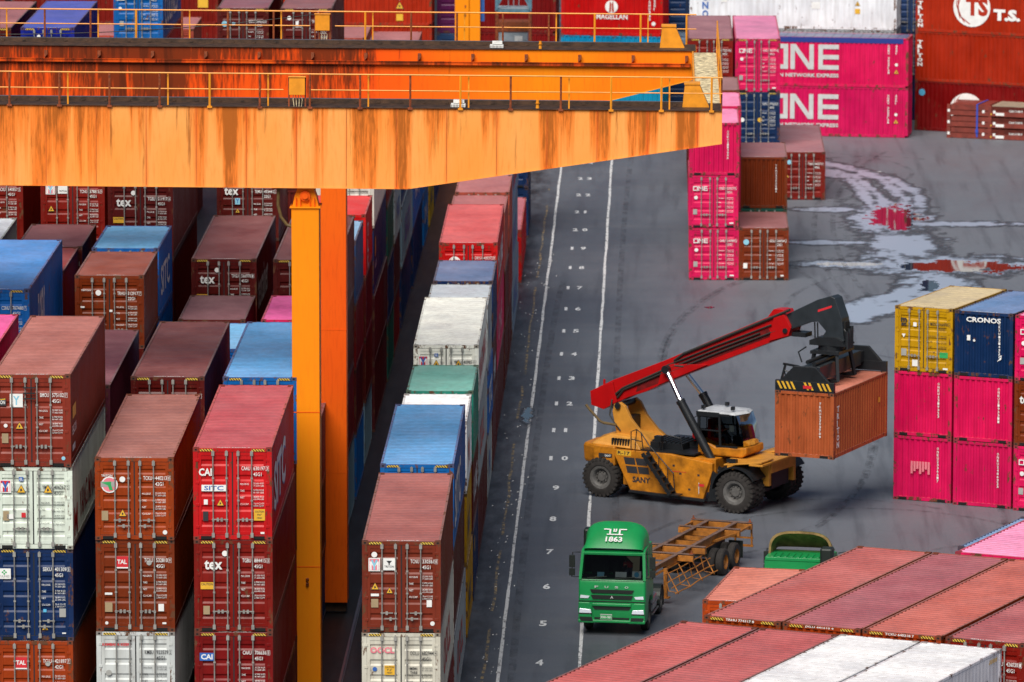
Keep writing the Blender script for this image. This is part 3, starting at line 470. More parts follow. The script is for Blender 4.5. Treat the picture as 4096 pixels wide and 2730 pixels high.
stack(-30.0, 325, L20, [(HS, 'maroon'), (HS, 'maroon'), (HS, 'maroon'), (HS, 'salmon', dict(lod=1, label='container with a pink roof showing between the royal blue and bright blue ones', roof=(.3, .09, .09)))], 'the low stack between the two far blue containers', ztop=10.4)
stack(-26.75, 331, L20, [(HS, 'maroon'), (HS, 'maroon'), (HS, 'maroon'), (HS, 'salmon', dict(ser=('TGCU', '220184', '1', '22G1'), label='small pink roofed container just right of the one numbered CULU 613809', roof=(.3, .09, .09)))], 'the low stack right of container CULU 613809', ztop=9.75)
stack(-17.43, 324.5, L20, [(HS, 'maroon'), (HS, 'maroon'), (HS, 'maroon'), (HS, 'salmon', dict(label='pink roofed 20 foot container right of the far railing junction box', roof=(.28, .08, .08)))], 'the low stack right of the far junction box')
# far sideways stacks along the back of the left block
def sidebox(x, y, th, L, specs, where, ztop=None): stack(x, y, L, specs, where, ztop, yaw=radians(-90 + th))
def sb(x, y, th, L, specs, where):
    z = 0
    for i, (h, c, lb, kw) in enumerate(specs):
        kw = dict(kw); kw.setdefault('lod', 1)
        a = radians(-90 + th); R = Matrix.Rotation(a, 3, 'Z'); p = Vector((x, y, 0)) - R @ Vector((CW, 0, 0))   # x,y = near bottom corner at the left end
        cont(p.x, p.y, z, a, L, h, c, lb or '%s container %s in %s' % (CNAME[c], NTH[i], where), **kw); z += h
or_s = lambda sg, h: (vert(sg, 'TGHU 9120', 10.3, 2.6, .16, .14), sg.tri(10.3, .8, .25), sg.rect(10.1, 10.5, .1, .5, 'yellow'))
sb(-25.6, 374.2, -2, L40, [(HC, 'orangered', None, {}), (HC, 'orangered', 'orange red container lying sideways behind two small pink roofs, second from the ground', {}), (HC, 'orangered', 'orange red container lying sideways with part of a white emblem at the top edge', dict(side=lambda sg, h: (sg.poly([(.6, 1.6), (1.3, 1.6), (1.3, .5), (1.0, .55), (1.0, 1.1), (.6, 1.2)]), vert(sg, 'TGHU', 10.2, 2.9, .3, .2), sg.tri(10.3, 1.2, .25), sg.rect(10.1, 10.5, .3, .7, 'yellow'))))], 'the sideways stack left of the distant crane leg')
sb(-38.2, 374.6, -2, L40, [(HC, 'orangered', None, {}), (HC, 'redbrown', None, {}), (HC, 'redbrown', 'reddish brown container lying sideways behind the two far blue ones', dict(side=lambda sg, h: (sg.rect(11.0, 11.6, 1.0, 1.6, 'yellow'), vert(sg, '0420', 10.6, 2.9, .3, .2))))], 'the sideways stack behind the far blue containers')
sb(-50.8, 375, -2, L40, [(HC, 'orangered', None, {}), (HC, 'redbrown', None, {}), (HC, 'redbrown', None, {})], 'the sideways stack behind the top left corner')
# ---------------- the long stack along the lane ----------------
stack(XA, B(0), L40, [(HC, 'darkred', dict(lod=1)), (HC, 'cream', dict(lod=2, ser=('OOLU', '682944', '4', '45G1'), tc='ink', logo=lg_oocl, side=sd_txt('OOCL', 3., .8, 6., 1.2, 'red'), label='cream container numbered OOLU 682944 with red lettering at the bottom edge')),
    (HC, (.2, .024, .009), dict(roof=(.25, .06, .05), ser=('TCNU', '330361', '8', '45G1'), logo=lg_A, handles=0, side=lambda sg, h: vert(sg, 'TCNU330361', .28, 2.5, .13, .1), label='red brown container numbered TCNU 330361, nearest in the row along the lane'))], 'the nearest stack along the lane')
# the wood-brown side of the front one is maroon in the photograph as well
stack(XA, B(1), L40, [(HC, 'ltgrey', dict(lod=1, side=sd_txt('OOCL', 3., .8, 6., 1.2, 'red'))), (HC, 'maroon', dict(lod=1)), (HC, 'blue', dict(haz=True, roof=(.05, .27, .55), side=sd_txt('SITC', .9, .5, 6.2, 1.6), label='bright blue container with big white side letters, second in the row along the lane'))], 'the second stack along the lane')
stack(XA, 222.1, L20, [(HS, 'yellow', dict(lod=1, side=sd_txt('MSC', 1.5, .7, 3., .8, 'ink'))), (HS, 'yellow', dict(lod=1, side=sd_txt('MSC', 1.5, .7, 3., .8, 'ink'))), (HS, 'white', dict(label='white container whose roof is a thin strip behind the bright blue one along the lane', side=sd_txt('YM', 1.5, .6, 2., 1., 'red')))], 'the third stack along the lane')
stack(XA, 228.8, L20, [(HS, 'navy', dict(lod=1, side=lambda sg, h: sg.disc(1.4, 1.9, .3, 'yellow'))), (HS, 'maroon', dict(lod=1, side=sd_txt('K LINE', .8, .9, 4.2, .9))), (HS, 'green', dict(roof=(.10, .36, .3), side=lambda sg, h: vert(sg, 'GESU 4711', .4, 2.3, .14, .12), label='sea green 20 foot container with a rust flecked roof along the lane'))], 'the green topped stack along the lane')
stack(XA, 235.7, L40, [(HC, 'maroon', dict(lod=1)), (HC, 'ltgrey', dict(lod=1, side=sd_txt('OOCL', 2., .8, 6., 1.2, 'red'))), (HS, 'white', dict(flat=True, ser=('YMMU', '409851', '0', '42G1'), tc='ink', logo=lg_ym, side=sd_txt('YANG MING', .8, .8, 9., 1.0, 'red'), label='white container numbered YMMU 409851 with a smooth white roof along the lane'))], 'the white topped stack along the lane')
stack(XA, 249.5, L20, [(HS, 'ltgrey', dict(lod=1, side=sd_txt('YM', 1.5, .6, 2., 1., 'blue'))), (HS, 'blue', dict(lod=1, side=sd_txt('SITC', .8, .7, 4., 1.1))), (HS, 'ltgrey', dict(flat=True, roof=(.5, .56, .6), side=sd_txt('W', 2., .8, 1.2, .9, 'blue'), label='pale grey roofed container right behind the white one numbered YMMU 409851'))], 'the pale grey topped stack along the lane')
stack(XA, 256.4, L20, [(HS, 'maroon', dict(lod=1)), (HS, 'maroon', dict(lod=1, side=sd_txt('HM', 1.5, .8, 2.5, .9))), (HS, 'navy', dict(roof=(.06, .12, .24), label='navy blue 20 foot container with a slate ribbed roof along the lane'))], 'the navy topped stack along the lane')
stack(XA, 263.3, L40, [(HC, 'maroon', dict(lod=1, side=lambda sg, h: vert(sg, 'TGHU', .5, 2.4, .14, .12))), (HC, 'pink', dict(lod=1, side=sd_txt('ONE', 2.5, .8, 6., 1.2, 'lpink'))), (HS, 'brightred', dict(ser=('DRYU', '430372', '8', '42G1'), logo=lg_ts, roof=(.5, .06, .06), side=sd_txt('T.S. LINES', 1.2, .7, 8.5, 1.1), label='bright red container numbered DRYU 430372 with a round white emblem along the lane'))], 'the bright red topped stack along the lane')
stack(XA, 277.0, L20, [(HS, 'maroon', dict(lod=1)), (HS, 'maroon', dict(lod=1)), (HS, 'salmon', dict(roof=(.33, .09, .09), label='faded red container showing only a roof strip behind the bright red one along the lane'))], 'the roof strip stack along the lane')
stack(XA, 284.0, L20, [(HS, 'maroon', dict(lod=1)), (HS, 'redbrown', dict(lod=1)), (HS, 'salmon', dict(roof=(.33, .1, .1), label='faded red container with a grimy patch on its roof just under the tapering girder'))], 'the second faded red stack along the lane')
stack(XA, 290.9, L40, [(HC, 'bluegrey', dict(lod=1, side=sd_txt('OOCL', 2., .8, 7., 1.2, 'blue'))), (HC, 'bluegrey', dict(lod=1, side=sd_txt('OOCL', 2., .8, 7., 1.2, 'blue'))), (HC, 'bluegrey', dict(lod=1, side=sd_txt('OOCL', 2., .8, 7., 1.2, 'red')))], 'the pale grey stack along the lane')
stack(XA, 309.3, L40, [(HS, 'brightred', dict(lod=1, roof=(.4, .1, .13), side=lambda sg, h: vert(sg, 'TEX', .5, 1.9, .3, .15), label='single red container on the ground behind the pale grey stack along the lane'))], '')
stack(XA, 325.2, L20, [(HS, 'navy', dict(lod=2, ser=('CRXU', '220081', '0', '22G1'))), (HS, 'navy', dict(lod=2, ser=('CRXU', '117760', '4', '22G1'))), (HS, 'navy', dict(lod=2, ser=('CRXU', '226081', '0', '22G1')))], 'the navy stack at the end of the lane row')
# ---------------- middle stacks by the puddle ----------------
G3 = 'the three high pink stack beside the puddles'
onp = lambda ser: dict(lod=2, ser=ser, logo=lg_one, haz=False)
stack(1.45, 310.3, L20, [(HS, 'pink', dict(onp(('ONEU', '240989', '2', '22G1')), label='hot pink container with doors, bottom of the three high stack beside the reach stacker')), (HS, 'pink', dict(onp(('ONEU', '220327', '5', '22G1')), label='hot pink container with a grey patch and doors, middle of the three high stack')),
    (HS, 'pink', dict(front='end', ser=('ONEU', '211480', '6', ''), haz=False, roof=(.72, .2, .38), label='hot pink container showing its plain ribbed end, top of the nearest pink stack'))], G3)
stack(1.62, 317.3, L20, [(HS, 'pink'), (HS, 'pink'), (HS, 'pink', dict(lod=1, roof=(.72, .2, .38), label='hot pink container with a light pink roof right behind the nearest pink stack'))], 'the second pink stack, behind the nearest one')
stack(1.62, 324.3, L20, [(HS, 'maroon'), (HS, 'maroon'), (HS, 'brown', dict(lod=1, roof=(.22, .1, .1), label='brown roofed container at the tip of the tapering girder, behind the pink ones'))], 'the brown topped stack behind the pink ones')
stack(1.52, 343.2, L40, [(HC, 'maroon'), (HC, 'redbrown', dict(lod=1)), (HS, 'redbrown', dict(haz=True, roof=(.22, .09, .11), ser=('TGHU', '772013', '4', '42G1'), label='reddish brown container with a mauve roof left of the pink one behind the girder tip'))], 'the mauve topped stack behind the girder tip')
stack(4.05, 343.1, L40, [(HS, 'navy', dict(lod=2)), (HC, 'navy', dict(lod=2, ser=('NYKU', '779235', '7', '45G1'), logo=lambda sg, h: (sg.disc(.4, h - 1.5, .12), sg.disc(1.35, h - 1.5, .12, 'yellow'), sg.rect(.1, .22, h - 1.7, h - 1.1, 'yellow')), label='navy blue container with white lettered doors under the pink one')),
    (HC, 'pink', dict(ser=('ONEU', '903771', '8', '45G1'), logo=lg_one, flat=True, roof=(.74, .22, .4), label='hot pink container with doors on top of the navy one numbered NYKU 779235'))], 'the pink and navy stack behind the brown one')
stack(3.93, 310.3, L20, [(HS, 'brown', dict(ser=('GESU', '286944', '2', '22G1'), haz=False, flat=True, roof=(.3, .11, .11), logo=lambda sg, h: (sg.disc(.36, h - .7, .14, 'sky'), sg.rect(.22, .42, .6, .85), sg.rect(2.05, 2.2, .2, .27)), label='brown container with a round pale sticker on the ground right of the pink stack'))], '')
stack(3.98, 317.6, L20, [(HS, 'dkgreen', dict(lod=2)), (HS, 'brown', dict(front='end', ser=('TRHU', '330081', '5', ''), haz=False, flat=True, roof=(.3, .12, .12), label='brown container showing its plain ribbed end, raised behind the one with the round sticker'))], 'the two high stack behind the brown container')
stack(6.46, 340.3, L40, [(HS, 'redbrown', dict(ser=('TGHU', '340271', '2', '42G1'), haz=False, flat=True, roof=(.33, .11, .12), logo=lambda sg, h: (sg.disc(.5, h - .55, .12, 'sky'), sg.tri(.4, h - 1.3, .1)), label='reddish brown container with a square rusty patch on its pink roof, on the wet ground'))], '')
# ---------------- right: the three by three stack ----------------
YR = radians(-23.6)
def rp(c, r=0, x=9.34, y=250.2): return x + 2.31 * c + 0 * r, y - 1.2 * c
x_, y_ = rp(0); ep = dict(front='end', haz=False, lod=2)
stack(x_, y_, L20, [(HS, 'pink', dict(ep, ser=('ONEU', '233661', '7', ''), logo=lambda sg, h: [sg.rect(.75 + .12 * i, .84 + .12 * i, 1.1 + .1 * (i % 3), 1.6, 'lpink', .05) for i in range(7)], label='faded hot pink container with a scraped patch, bottom left of the right hand stack')),
    (HS, 'pink', dict(ep, ser=('ONEU', '231932', '3', ''), label='hot pink container right under the yellow one')),
    (HS, 'yellow', dict(haz=False, ser=('MSDU', '166478', '6', '22G1'), tc='ink', logo=lg_msc, roof=(.62, .5, .27), flat=True, label='yellow container with black lettering on its doors on top of the right hand stack'))], '', yaw=YR)
x_, y_ = rp(1)
stack(x_, y_, L20, [(HS, 'pink', dict(ep, ser=('ONEU', '248632', '3', ''), label='hot pink container showing its ribbed end, bottom middle of the right hand stack')),
    (HS, 'pink', dict(ep, ser=('ONEU', '219331', '1', ''), label='hot pink container right under the navy one with spaced white letters')),
    (HS, 'navy', dict(front='end', haz=False, ser=('CRXU', '131432', '2', ''), logo=lg_cron, roof=(.06, .16, .33), label='navy blue container with spaced white letters across its ribbed end'))], '', yaw=YR)
x_, y_ = rp(2)
stack(x_, y_, L20, [(HS, 'pink', dict(lod=2, haz=False, ser=('ONEU', '201187', '6', '22G1'), logo=lg_one, label='lowest hot pink container with doors at the right edge of the view')),
    (HS, 'brown', dict(lod=2, haz=False, ser=('TEMU', '318820', '4', '22G1'), logo=lambda sg, h: sg.text('tex', .22, h - .9, .56, .3, 'white', .03), label='brown container with white lower case letters at the right edge, between two pink ones')),
    (HS, 'pink', dict(haz=False, ser=('ONEU', '227410', '9', '22G1'), logo=lg_one, roof=(.72, .2, .38), label='hot pink container at the right edge, top of its stack beside the navy one'))], '', yaw=YR)
# ---------------- right foreground: slanting roofs ----------------
def rr(c, x, y): return x + 2.3 * c, y - 1.0 * c
R_ = 'the slanting back row at the lower right'
tops = [('redbrown', (.34, .06, .05), 'reddish container with a coral roof, leftmost of the slanting row at the lower right'), ('redbrown', (.26, .05, .065), 'container with a mauve red roof, second from the left in the slanting row'), ('orange', (.38, .07, .045), 'container with a bright coral orange roof, third from the left in the slanting row')]
for c, (cl, rf, lb) in enumerate(tops):
    x_, y_ = rr(c, 1.36, 184.4); n_ = [('TRHU', '774317', '8'), ('JXLU', '441610', '4'), ('TCKU', '640218', '7')][c]
    stack(x_, y_, L40, [(HS, 'maroon'), (HC, 'redbrown'), (HC, 'rust', dict(front='end', haz=True, roof=rf, label=lb, logo=lambda sg, h, n_=n_: sg.text(' '.join(n_), .7, h - .1, .9, .07)))], R_ + ', column %s' % ('one', 'two', 'three')[c], yaw=YR)
    rg = Sign(roofP(L40, HC))
x_, y_ = rr(3.03, 1.36, 184.4)
stack(x_, y_, L40, [(HS, 'maroon'), (HC, 'redbrown'), (HC, 'redbrown', dict(roof=(.3, .055, .06), ser=('BEAU', '426030', '1', '45G1'), label='reddish brown container numbered 426030 with doors in the lower right corner'))], R_ + ', column four', yaw=YR)
for c, (cl, rf, lb) in enumerate([('redbrown', (.38, .055, .05), 'container with a coral roof cut by the bottom edge, left in the nearest slanting row'), ('redbrown', (.34, .05, .05), 'container with a coral red roof cut by the bottom edge, beside the two white ones'), ('white', (.88, .88, .88), 'white roofed container between a coral and another white roof at the bottom edge'), ('white', (.88, .88, .88), 'white container numbered ONEU 928998 with a white side at the bottom right')]):
    x_, y_ = rr(c, -4.16, 172.45)
    if c > 1: y_ += .1
    sd = (lambda sg, h: (sg.text('ONEU 928998 7', 10.2, h - .85, .9, .12, 'ink'), sg.text('45R1', 10.2, h - 1.2, .4, .1, 'ink'), [sg.poly([(11.2 + .13 * i, h - .3), (11.26 + .13 * i, h - .3), (11.32 + .13 * i, h - .18), (11.26 + .13 * i, h - .18)], 'yellow') for i in range(5)])) if c == 3 else None
    stack(x_, y_, L40, [(HS, 'maroon' if c < 2 else 'ltgrey', dict(lod=1 if c == 3 else 0)), (HC, 'redbrown' if c < 2 else 'white', dict(lod=1 if c == 3 else 0)), (HC, cl, dict(lod=1, roof=rf, flat=2 if c > 1 else False, side=sd, label=lb, rooftext=False, haz=False))], 'the nearest slanting row, column %s' % ('one', 'two', 'three', 'four')[c], yaw=YR)
# pink and blue roofs beyond the slanting rows
stack(9.2, 194.65, L40, [(HS, 'navy'), (HC, 'maroon'), (HC, 'pink', dict(lod=1, roof=(.74, .24, .42), label='container with a light pink roof at the right edge above the slanting row'))], 'the pink roofed stack at the right edge', yaw=YR)
stack(9.95, 208.75, L20, [(HS, 'navy'), (HS, 'slate', dict(lod=1, roof=(.1, .22, .4), label='slate blue container of which a thin edge shows behind the pink roof at the right'))], 'the stack behind the pink roof', yaw=YR, ztop=5.9)
# container on the second trailer, held container
cont(1.49, 208.45, 1.51, radians(-10.7), L20, HS, 'orange', 'faded salmon orange container on a trailer behind the slanting row, near the second green truck', ser=('TSLU', '200184', '3', '22G1'), logo=lg_ts, roof=(.5, .14, .09), haz=False)
# ---------------- far back: sideways pairs ----------------
big = lambda: (lambda sg, h: (one(sg, 3.75, 1.0, 4.4, 1.46, 'silver'), sg.text('OCEAN NETWORK EXPRESS', 3.75, .55, 4.4, .22, 'silver', .04), vert(sg, 'ONEU 9033128', 11.0, 2.5, .12, .1), vert(sg, '45G1', 11.45, 2.5, .12, .1), sg.disc(11.5, 1.35, .09), sg.tri(11.5, .95, .15)))
a8 = -8; dx, dy = cos(radians(a8)) * L40, sin(radians(a8)) * L40
lx, ly = 14.35 - dx, 367.7 - dy
sb(lx, ly, a8, L40, [(HC, 'pink', 'hot pink container with huge pale letters on its side, lower of the sideways pair', dict(side=big())), (HC, 'pink', 'hot pink container with huge pale letters and a blue tarpaulin roof, lying sideways', dict(side=lambda sg, h: (big()(sg, h), sg.rect(.15, L40 - .3, h - .32, h - .02, 'tarp')), flat=True, roof=(.06, .1, .22)))], '')
sb(lx - .55, ly + 4.2, a8, L40, [(HC, 'ltgrey', None, {}), (HC, 'ltgrey', None, {}), (HC, 'white', 'big dirty white container lying sideways behind the blue tarpaulin roof', dict(flat=2, side=lambda sg, h: (vert(sg, 'CRONOS', .75, 3.0, .42, .36, 'blue'), sg.tri(9.9, 1.55, .16), sg.rect(9.75, 10.05, .95, 1.25, 'yellow'), sg.rect(5.6, 6.0, 1.8, 2.3), sg.rect(1.9, 2.2, 1.5, 1.8), sg.rect(3.3, 3.7, 2.1, 2.4), sg.rect(7.2, 7.7, 1.2, 1.6))))], 'the white stack behind the big pink pair')
aT = -24
sb(14.9, 371.6, aT, L40, [(HC, 'darkred', 'dark red container with a small blue sticker on the ground behind the folded flat racks', dict(side=lambda sg, h: (sg.disc(.45, 2.25, .2, 'cyan'), tsl(sg, 2.15, .12, 2.2, 'orangered')))), (HC, 'orangered', 'orange red container with white upright lettering, middle of the right hand back stack', dict(side=lambda sg, h: vert(sg, 'TRITON', .14, 2.4, .22, .32, b=.05))),
    (HC, 'orangered', 'orange red container with a big round white emblem in the top right corner', dict(side=lambda sg, h: (vert(sg, 'TRITON', .14, 1.8, .22, .32, b=.05), tsl(sg, 2.35, .42, 2.3, 'orangered'), sg.text('T.S. LINES', 4.85, .85, 4.6, .68, 'white', .06))))], 'the right hand back stack')
stack(13.6, 376.5, L20, [(HS, 'navy'), (HS, 'navy', dict(lod=2)), (HS, 'slate', dict(lod=2)), (HS, 'navy', dict(lod=2))], 'the dark stack left of the round white emblem')
stack(.35, 377.5, L20, [(HS, 'navy', dict(lod=1)), (HS, 'bluegrey', dict(lod=1)), (HS, 'navy', dict(lod=1)), (HS, 'navy', dict(lod=1))], 'the dark stack beside the big dirty white container')
mg = lambda sg, h: (sg.disc(3.0, 1.72, .38), sg.poly([(2.85, 1.4), (2.97, 1.4), (2.99, 1.9), (2.9, 2.05)], 'orangered', .004), sg.poly([(3.03, 1.4), (3.15, 1.4), (3.1, 2.05), (3.01, 1.9)], 'orangered', .004), sg.text('MAGELLAN', 2.1, .98, 1.85, .3, 'white', .02), vert(sg, 'TGHU330', 5.2, 2.3, .17, .12), vert(sg, '22G1', 5.5, 2.3, .17, .12), sg.disc(5.5, .75, .12))
sb(-5.83, 374.8, -8, L20, [(HS, 'teal', 'teal blue container lying sideways on the ground, seen below the tapering far girder', {}), (HS, 'teal', 'teal blue container lying sideways right under the red one with the round white emblem', {}), (HS, 'brightred', 'orange red container with a round white emblem and pale capitals at the top edge', dict(side=mg))], '')
sb(-12.2, 376.0, -4, L20, [(HS, 'dkgreen', None, {}), (HS, 'darkred', None, {}), (HS, 'darkred', None, {})], 'the dark red sideways stack behind the pale blue tower')
# ---------------- gantry cranes ----------------
def girder_mat(name, base, faded, dirt, rustc, amt, sc=1., grad=None, seam=False):
    m = bpy.data.materials.new(name); k = N(m)
    def MR(src, a, b, c, d): r = k.n('ShaderNodeMapRange'); k.l(src, r.inputs[0]); [setattr(r.inputs[i + 1], 'default_value', v) for i, v in enumerate((a, b, c, d))]; return r.outputs[0]
    def MA(op, a, b):
        r = k.n('ShaderNodeMath', operation=op)
        for i, v in enumerate((a, b)):
            if isinstance(v, (int, float)): r.inputs[i].default_value = v
            else: k.l(v, r.inputs[i])
        return r.outputs[0]
    tc = k.n('ShaderNodeTexCoord'); sp = k.n('ShaderNodeSeparateXYZ'); k.l(tc.outputs['Object'], sp.inputs[0]); X_, Z_ = sp.outputs[0], sp.outputs[2]
    wide = k.noise(k.coord((1, 1, .035), False), .62 * sc, 6, .6); thin = k.noise(k.coord((1, 1, .06), False), 3.2, 6, .65); fine = k.noise(k.coord((1, 1, .12), False), 11, 4, .6)
    bl = k.noise(k.coord((.5, .5, .25), False), .7, 3, .5)
    c = k.mix(k.ramp(bl, .35, .65), base, faded)
    c = k.mix(k.ramp(fine, .5, .75, (0, 0, 0, 1), (.35, .35, .35, 1)), c, rustc)
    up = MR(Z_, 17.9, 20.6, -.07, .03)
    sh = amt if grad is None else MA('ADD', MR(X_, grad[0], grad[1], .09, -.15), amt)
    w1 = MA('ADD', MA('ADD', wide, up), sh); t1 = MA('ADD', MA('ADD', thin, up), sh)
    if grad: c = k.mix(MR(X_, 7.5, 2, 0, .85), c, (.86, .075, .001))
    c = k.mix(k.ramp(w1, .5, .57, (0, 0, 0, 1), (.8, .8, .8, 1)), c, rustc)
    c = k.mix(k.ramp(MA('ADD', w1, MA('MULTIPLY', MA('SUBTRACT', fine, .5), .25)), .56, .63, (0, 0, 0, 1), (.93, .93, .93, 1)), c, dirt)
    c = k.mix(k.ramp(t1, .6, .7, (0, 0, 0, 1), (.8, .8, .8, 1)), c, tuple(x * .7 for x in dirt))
    if seam:
        d = MA('ABSOLUTE', MA('SUBTRACT', MA('FRACT', MA('MULTIPLY', MA('ADD', X_, -12.8 + 164.5), 1 / 1.645), 0), .0), 0)
        d2 = MA('MINIMUM', d, MA('SUBTRACT', 1.0, d)); k2 = k.noise(k.coord((1, 1, .1), False), 1.1, 2)
        c = k.mix(MA('MULTIPLY', k.ramp(d2, .005, .055, (.75, .75, .75, 1), (0, 0, 0, 1)), k.ramp(k2, .42, .62)), c, (.7, .09, .004))
    ch = k.noise(k.coord((1, 1, 1), False), 6, 6, .75); c = k.mix(k.ramp(ch, .7, .74), c, (.06, .02, .01))
    k.l(c, k.b.inputs['Base Color']); k.b.inputs['Roughness'].default_value = .6; k.b.inputs['Specular IOR Level'].default_value = .2; return m
M['g_near'] = girder_mat('girder_paint_faded', (.88, .31, .052), (.88, .38, .1), (.38, .1, .01), (.8, .17, .012), .02, 1.7, None, True)
M['g_far'] = girder_mat('girder_paint_stained', (.88, .26, .001), (.88, .2, .001), (.13, .019, .0015), (.8, .07, .001), .0, .55, (-6, 10))
M['g_dirty'] = girder_mat('girder_paint_filthy', (.75, .1, .004), (.7, .08, .003), (.13, .022, .003), (.42, .035, .002), .05)
M['leg_a'] = girder_mat('leg_paint', (.88, .27, .002), (.88, .24, .002), (.65, .12, .003), (.85, .17, .003), -.08)
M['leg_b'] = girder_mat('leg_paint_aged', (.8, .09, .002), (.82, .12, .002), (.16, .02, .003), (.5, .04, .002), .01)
M['g_yel'] = mat('crane_yellow_paint', (.82, .3, .012), .45, 0, .2, 3)
M['seam'] = mat('rust_streak', (.5, .085, .006), .6, 0, .5, 2); M['g_rusty'] = mat('crane_rusty_post', (.26, .055, .012), .7, 0, .6, 9)
M['deck'] = mat('grimy_steel_deck', (.06, .028, .013), .6, 0, .7, 4)
M['railtop'] = mat('rail_steel', (.25, .26, .32), .3, .8, .2, 4)
M['whitebox'] = mat('white_enamel', (.75, .75, .72), .5, 0, .2, 6)
M['walk'] = mat('worn_walkway', (.8, .6, .36), .7, 0, .8, 7)
M['cable'] = mat('black_cable', (.02, .018, .015), .6)
def crane_main():
    t = thing('gantry_crane', (-11.57, 208.0, 0), 0, 'orange rail mounted gantry crane with two rust streaked girders spanning the left block', 'crane')
    # local: x along girder, y away from camera ; origin below near leg
    ox = 11.5; zt, zb = 20.57, 17.93; xe = 2.1 + ox; xt = -8.2 + ox; xl = -52
    for gi, (y0, mt) in enumerate(((0, 'g_near'), (18.0, 'g_far'))):
        xr = xe if gi == 0 else 1.35 + ox
        m = MB()
        if gi == 0: m.prism([(xl, zb), (xt, zb), (xr, 19.52), (xr, zt), (xl, zt)], 'y', y0, y0 + 1.9)
        else: m.prism([(xl, zb), (-5 + ox, zb), (xr, 19.6), (xr, zt), (xl, zt)], 'y', y0, y0 + 1.9)
        g = m.obj('girder', M[mt], t)
        # stiffener seams and lips
        for k in range(24):
            x = 1.3 + ox - k * 1.645
            if gi == 0: zz = zb if x < xt else zb + (x - xt) / (xe - xt) * (19.52 - zb); s = MB(); s.box(x - .008, x + .008, y0 - .008, y0 + .004, zz + .02, zt - .02); s.obj('seam', M['seam'], g)
        l = MB(); l.box(xl, xr - .02, y0 - .06, y0 + 1.96, zt + .003, zt + .03); l.obj('top_deck', M['deck'], g)
        l = MB(); l.box(xl, xr - .5, y0 + 1.1, y0 + 1.2, zt + .03, zt + .16); l.box(xl, xr - .5, y0 + 1.03, y0 + 1.27, zt + .03, zt + .05)
        for k in range(60): x = xr - .8 - k * .75; l.box(x - .05, x + .05, y0 + .96, y0 + 1.34, zt + .04, zt + .085)
        l.obj('trolley_rail', M['deck'], g)
        l = MB(); l.box(xl, xr - .5, y0 + 1.11, y0 + 1.19, zt + .16, zt + .175); l.obj('railhead', M['railtop'], g)
        s = MB()
        if gi == 0: s.prism([(xl, zb - .03), (xt, zb - .03), (xr, 19.49), (xr, 19.52), (xt, zb - .002), (xl, zb - .002)], 'y', y0 - .05, y0 + 1.95)
        else: s.prism([(xl, zb - .03), (-5 + ox, zb - .03), (xr, 19.57), (xr, 19.6), (-5 + ox, zb - .002), (xl, zb - .002)], 'y', y0 - .05, y0 + 1.95)
        s.obj('bottom_flange', M['g_yel' if gi else 'g_near'], g)
        # handrail on the outer edge
        yh = y0 - .03 if gi == 0 else y0 + 1.95; hr = MB(); zr = zt + 1.1
        jb = (-11.83 + ox) if gi == 0 else (-12.05 + ox)
        hr.tube([(xl, yh, zr), (xr + .0, yh, zr)], .028, 6)
        hr.tube([(xl, yh, zr - .52), (jb - .45, yh, zr - .52)], .022, 6); hr.tube([(jb + .45, yh, zr - .52), (xr, yh, zr - .52)], .022, 6); h = hr.obj('handrail', M['g_yel'], t)
        for k in range(22):
            x = xr - .35 - k * 1.645; p = MB(); p.tube([(x, yh, zt - .02), (x, yh, zr)], .04, 6); p.box(x - .08, x + .08, yh - .05, yh + .05, zt - .04, zt + .03); p.obj('rail_post', M['g_rusty'] if (k > 2 and (k * 7 + gi) % 5) else M['g_yel'], h)
            if k % 2 == 1 and k < 20: q = MB(); q.box(x + .24, x + .29, yh + .1, yh + .13, zt, zr - .02); q.obj('flat_post', M['g_yel'], h)
        # junction box
        b = MB(); b.box(jb - .26, jb + .26, yh - .12, yh + .1, zt + .42, zt + 1.0); b.box(jb - .29, jb + .29, yh - .15, yh + .13, zt + 1.0, zt + 1.03); bo = b.obj('junction_box', M['g_yel'], t, bevel=.01)
        b = MB()
        for dx in (-.27, .27): b.box(jb + dx - .025, jb + dx + .025, yh - .02, yh + .03, zt, zt + 1.0)
        b.obj('box_stand', M['g_rusty'], bo)
        b = MB(); [b.tube([(jb - .13 + .08 * i, yh, zt + .42), (jb - .13 + .1 * i, yh, zt + .25), (jb - .1 + .08 * i, yh, zt + .03)], .012, 5) for i in range(4)]; b.obj('conduit', M['tan_'] if 'tan_' in M else M['walk'], bo)
        # floodlight
        fx = (-6.55 + ox) if gi == 0 else (-5.75 + ox); b = MB(); b.box(fx - .24, fx + .24, y0 - .05, y0 + .28, zt + .05, zt + .16); b.box(fx - .16, fx + .2, y0 + .05, y0 + .3, zt + .18, zt + .28); fl = b.obj('floodlight', M['whitebox'], t, bevel=.01)
        b = MB(); [b.box(fx - .22 + .05 * i, fx - .205 + .05 * i, y0 - .06, y0 - .05, zt + .06, zt + .15) for i in range(9)]; b.obj('light_grille', M['black'], fl)
        b = MB(); hx = (-3.95 + ox) if gi == 0 else (-4.2 + ox); b.tube([(hx, y0 + .1, zt + .03), (hx, y0 + .1, zt + .14), (hx, y0 + .1, zt + .2)], [.06, .05, .085], 8); b.tube([(hx, y0 + .1, zt + .2), (hx, y0 + .1, zt + .3)], .05, 8); b.obj('horn', M['g_yel'], t)
        # end stop
        b = MB(); b.prism([(xr - 1.3, zt + .03), (xr - .42, zt + .03), (xr - .75, zt + .78), (xr - 1.22, zt + .78)], 'y', y0 + .75, y0 + 1.35); b.box(xr - 1.25, xr - .72, y0 + .72, y0 + 1.38, zt + .78, zt + .82); b.obj('end_stop', M['g_yel'], t)
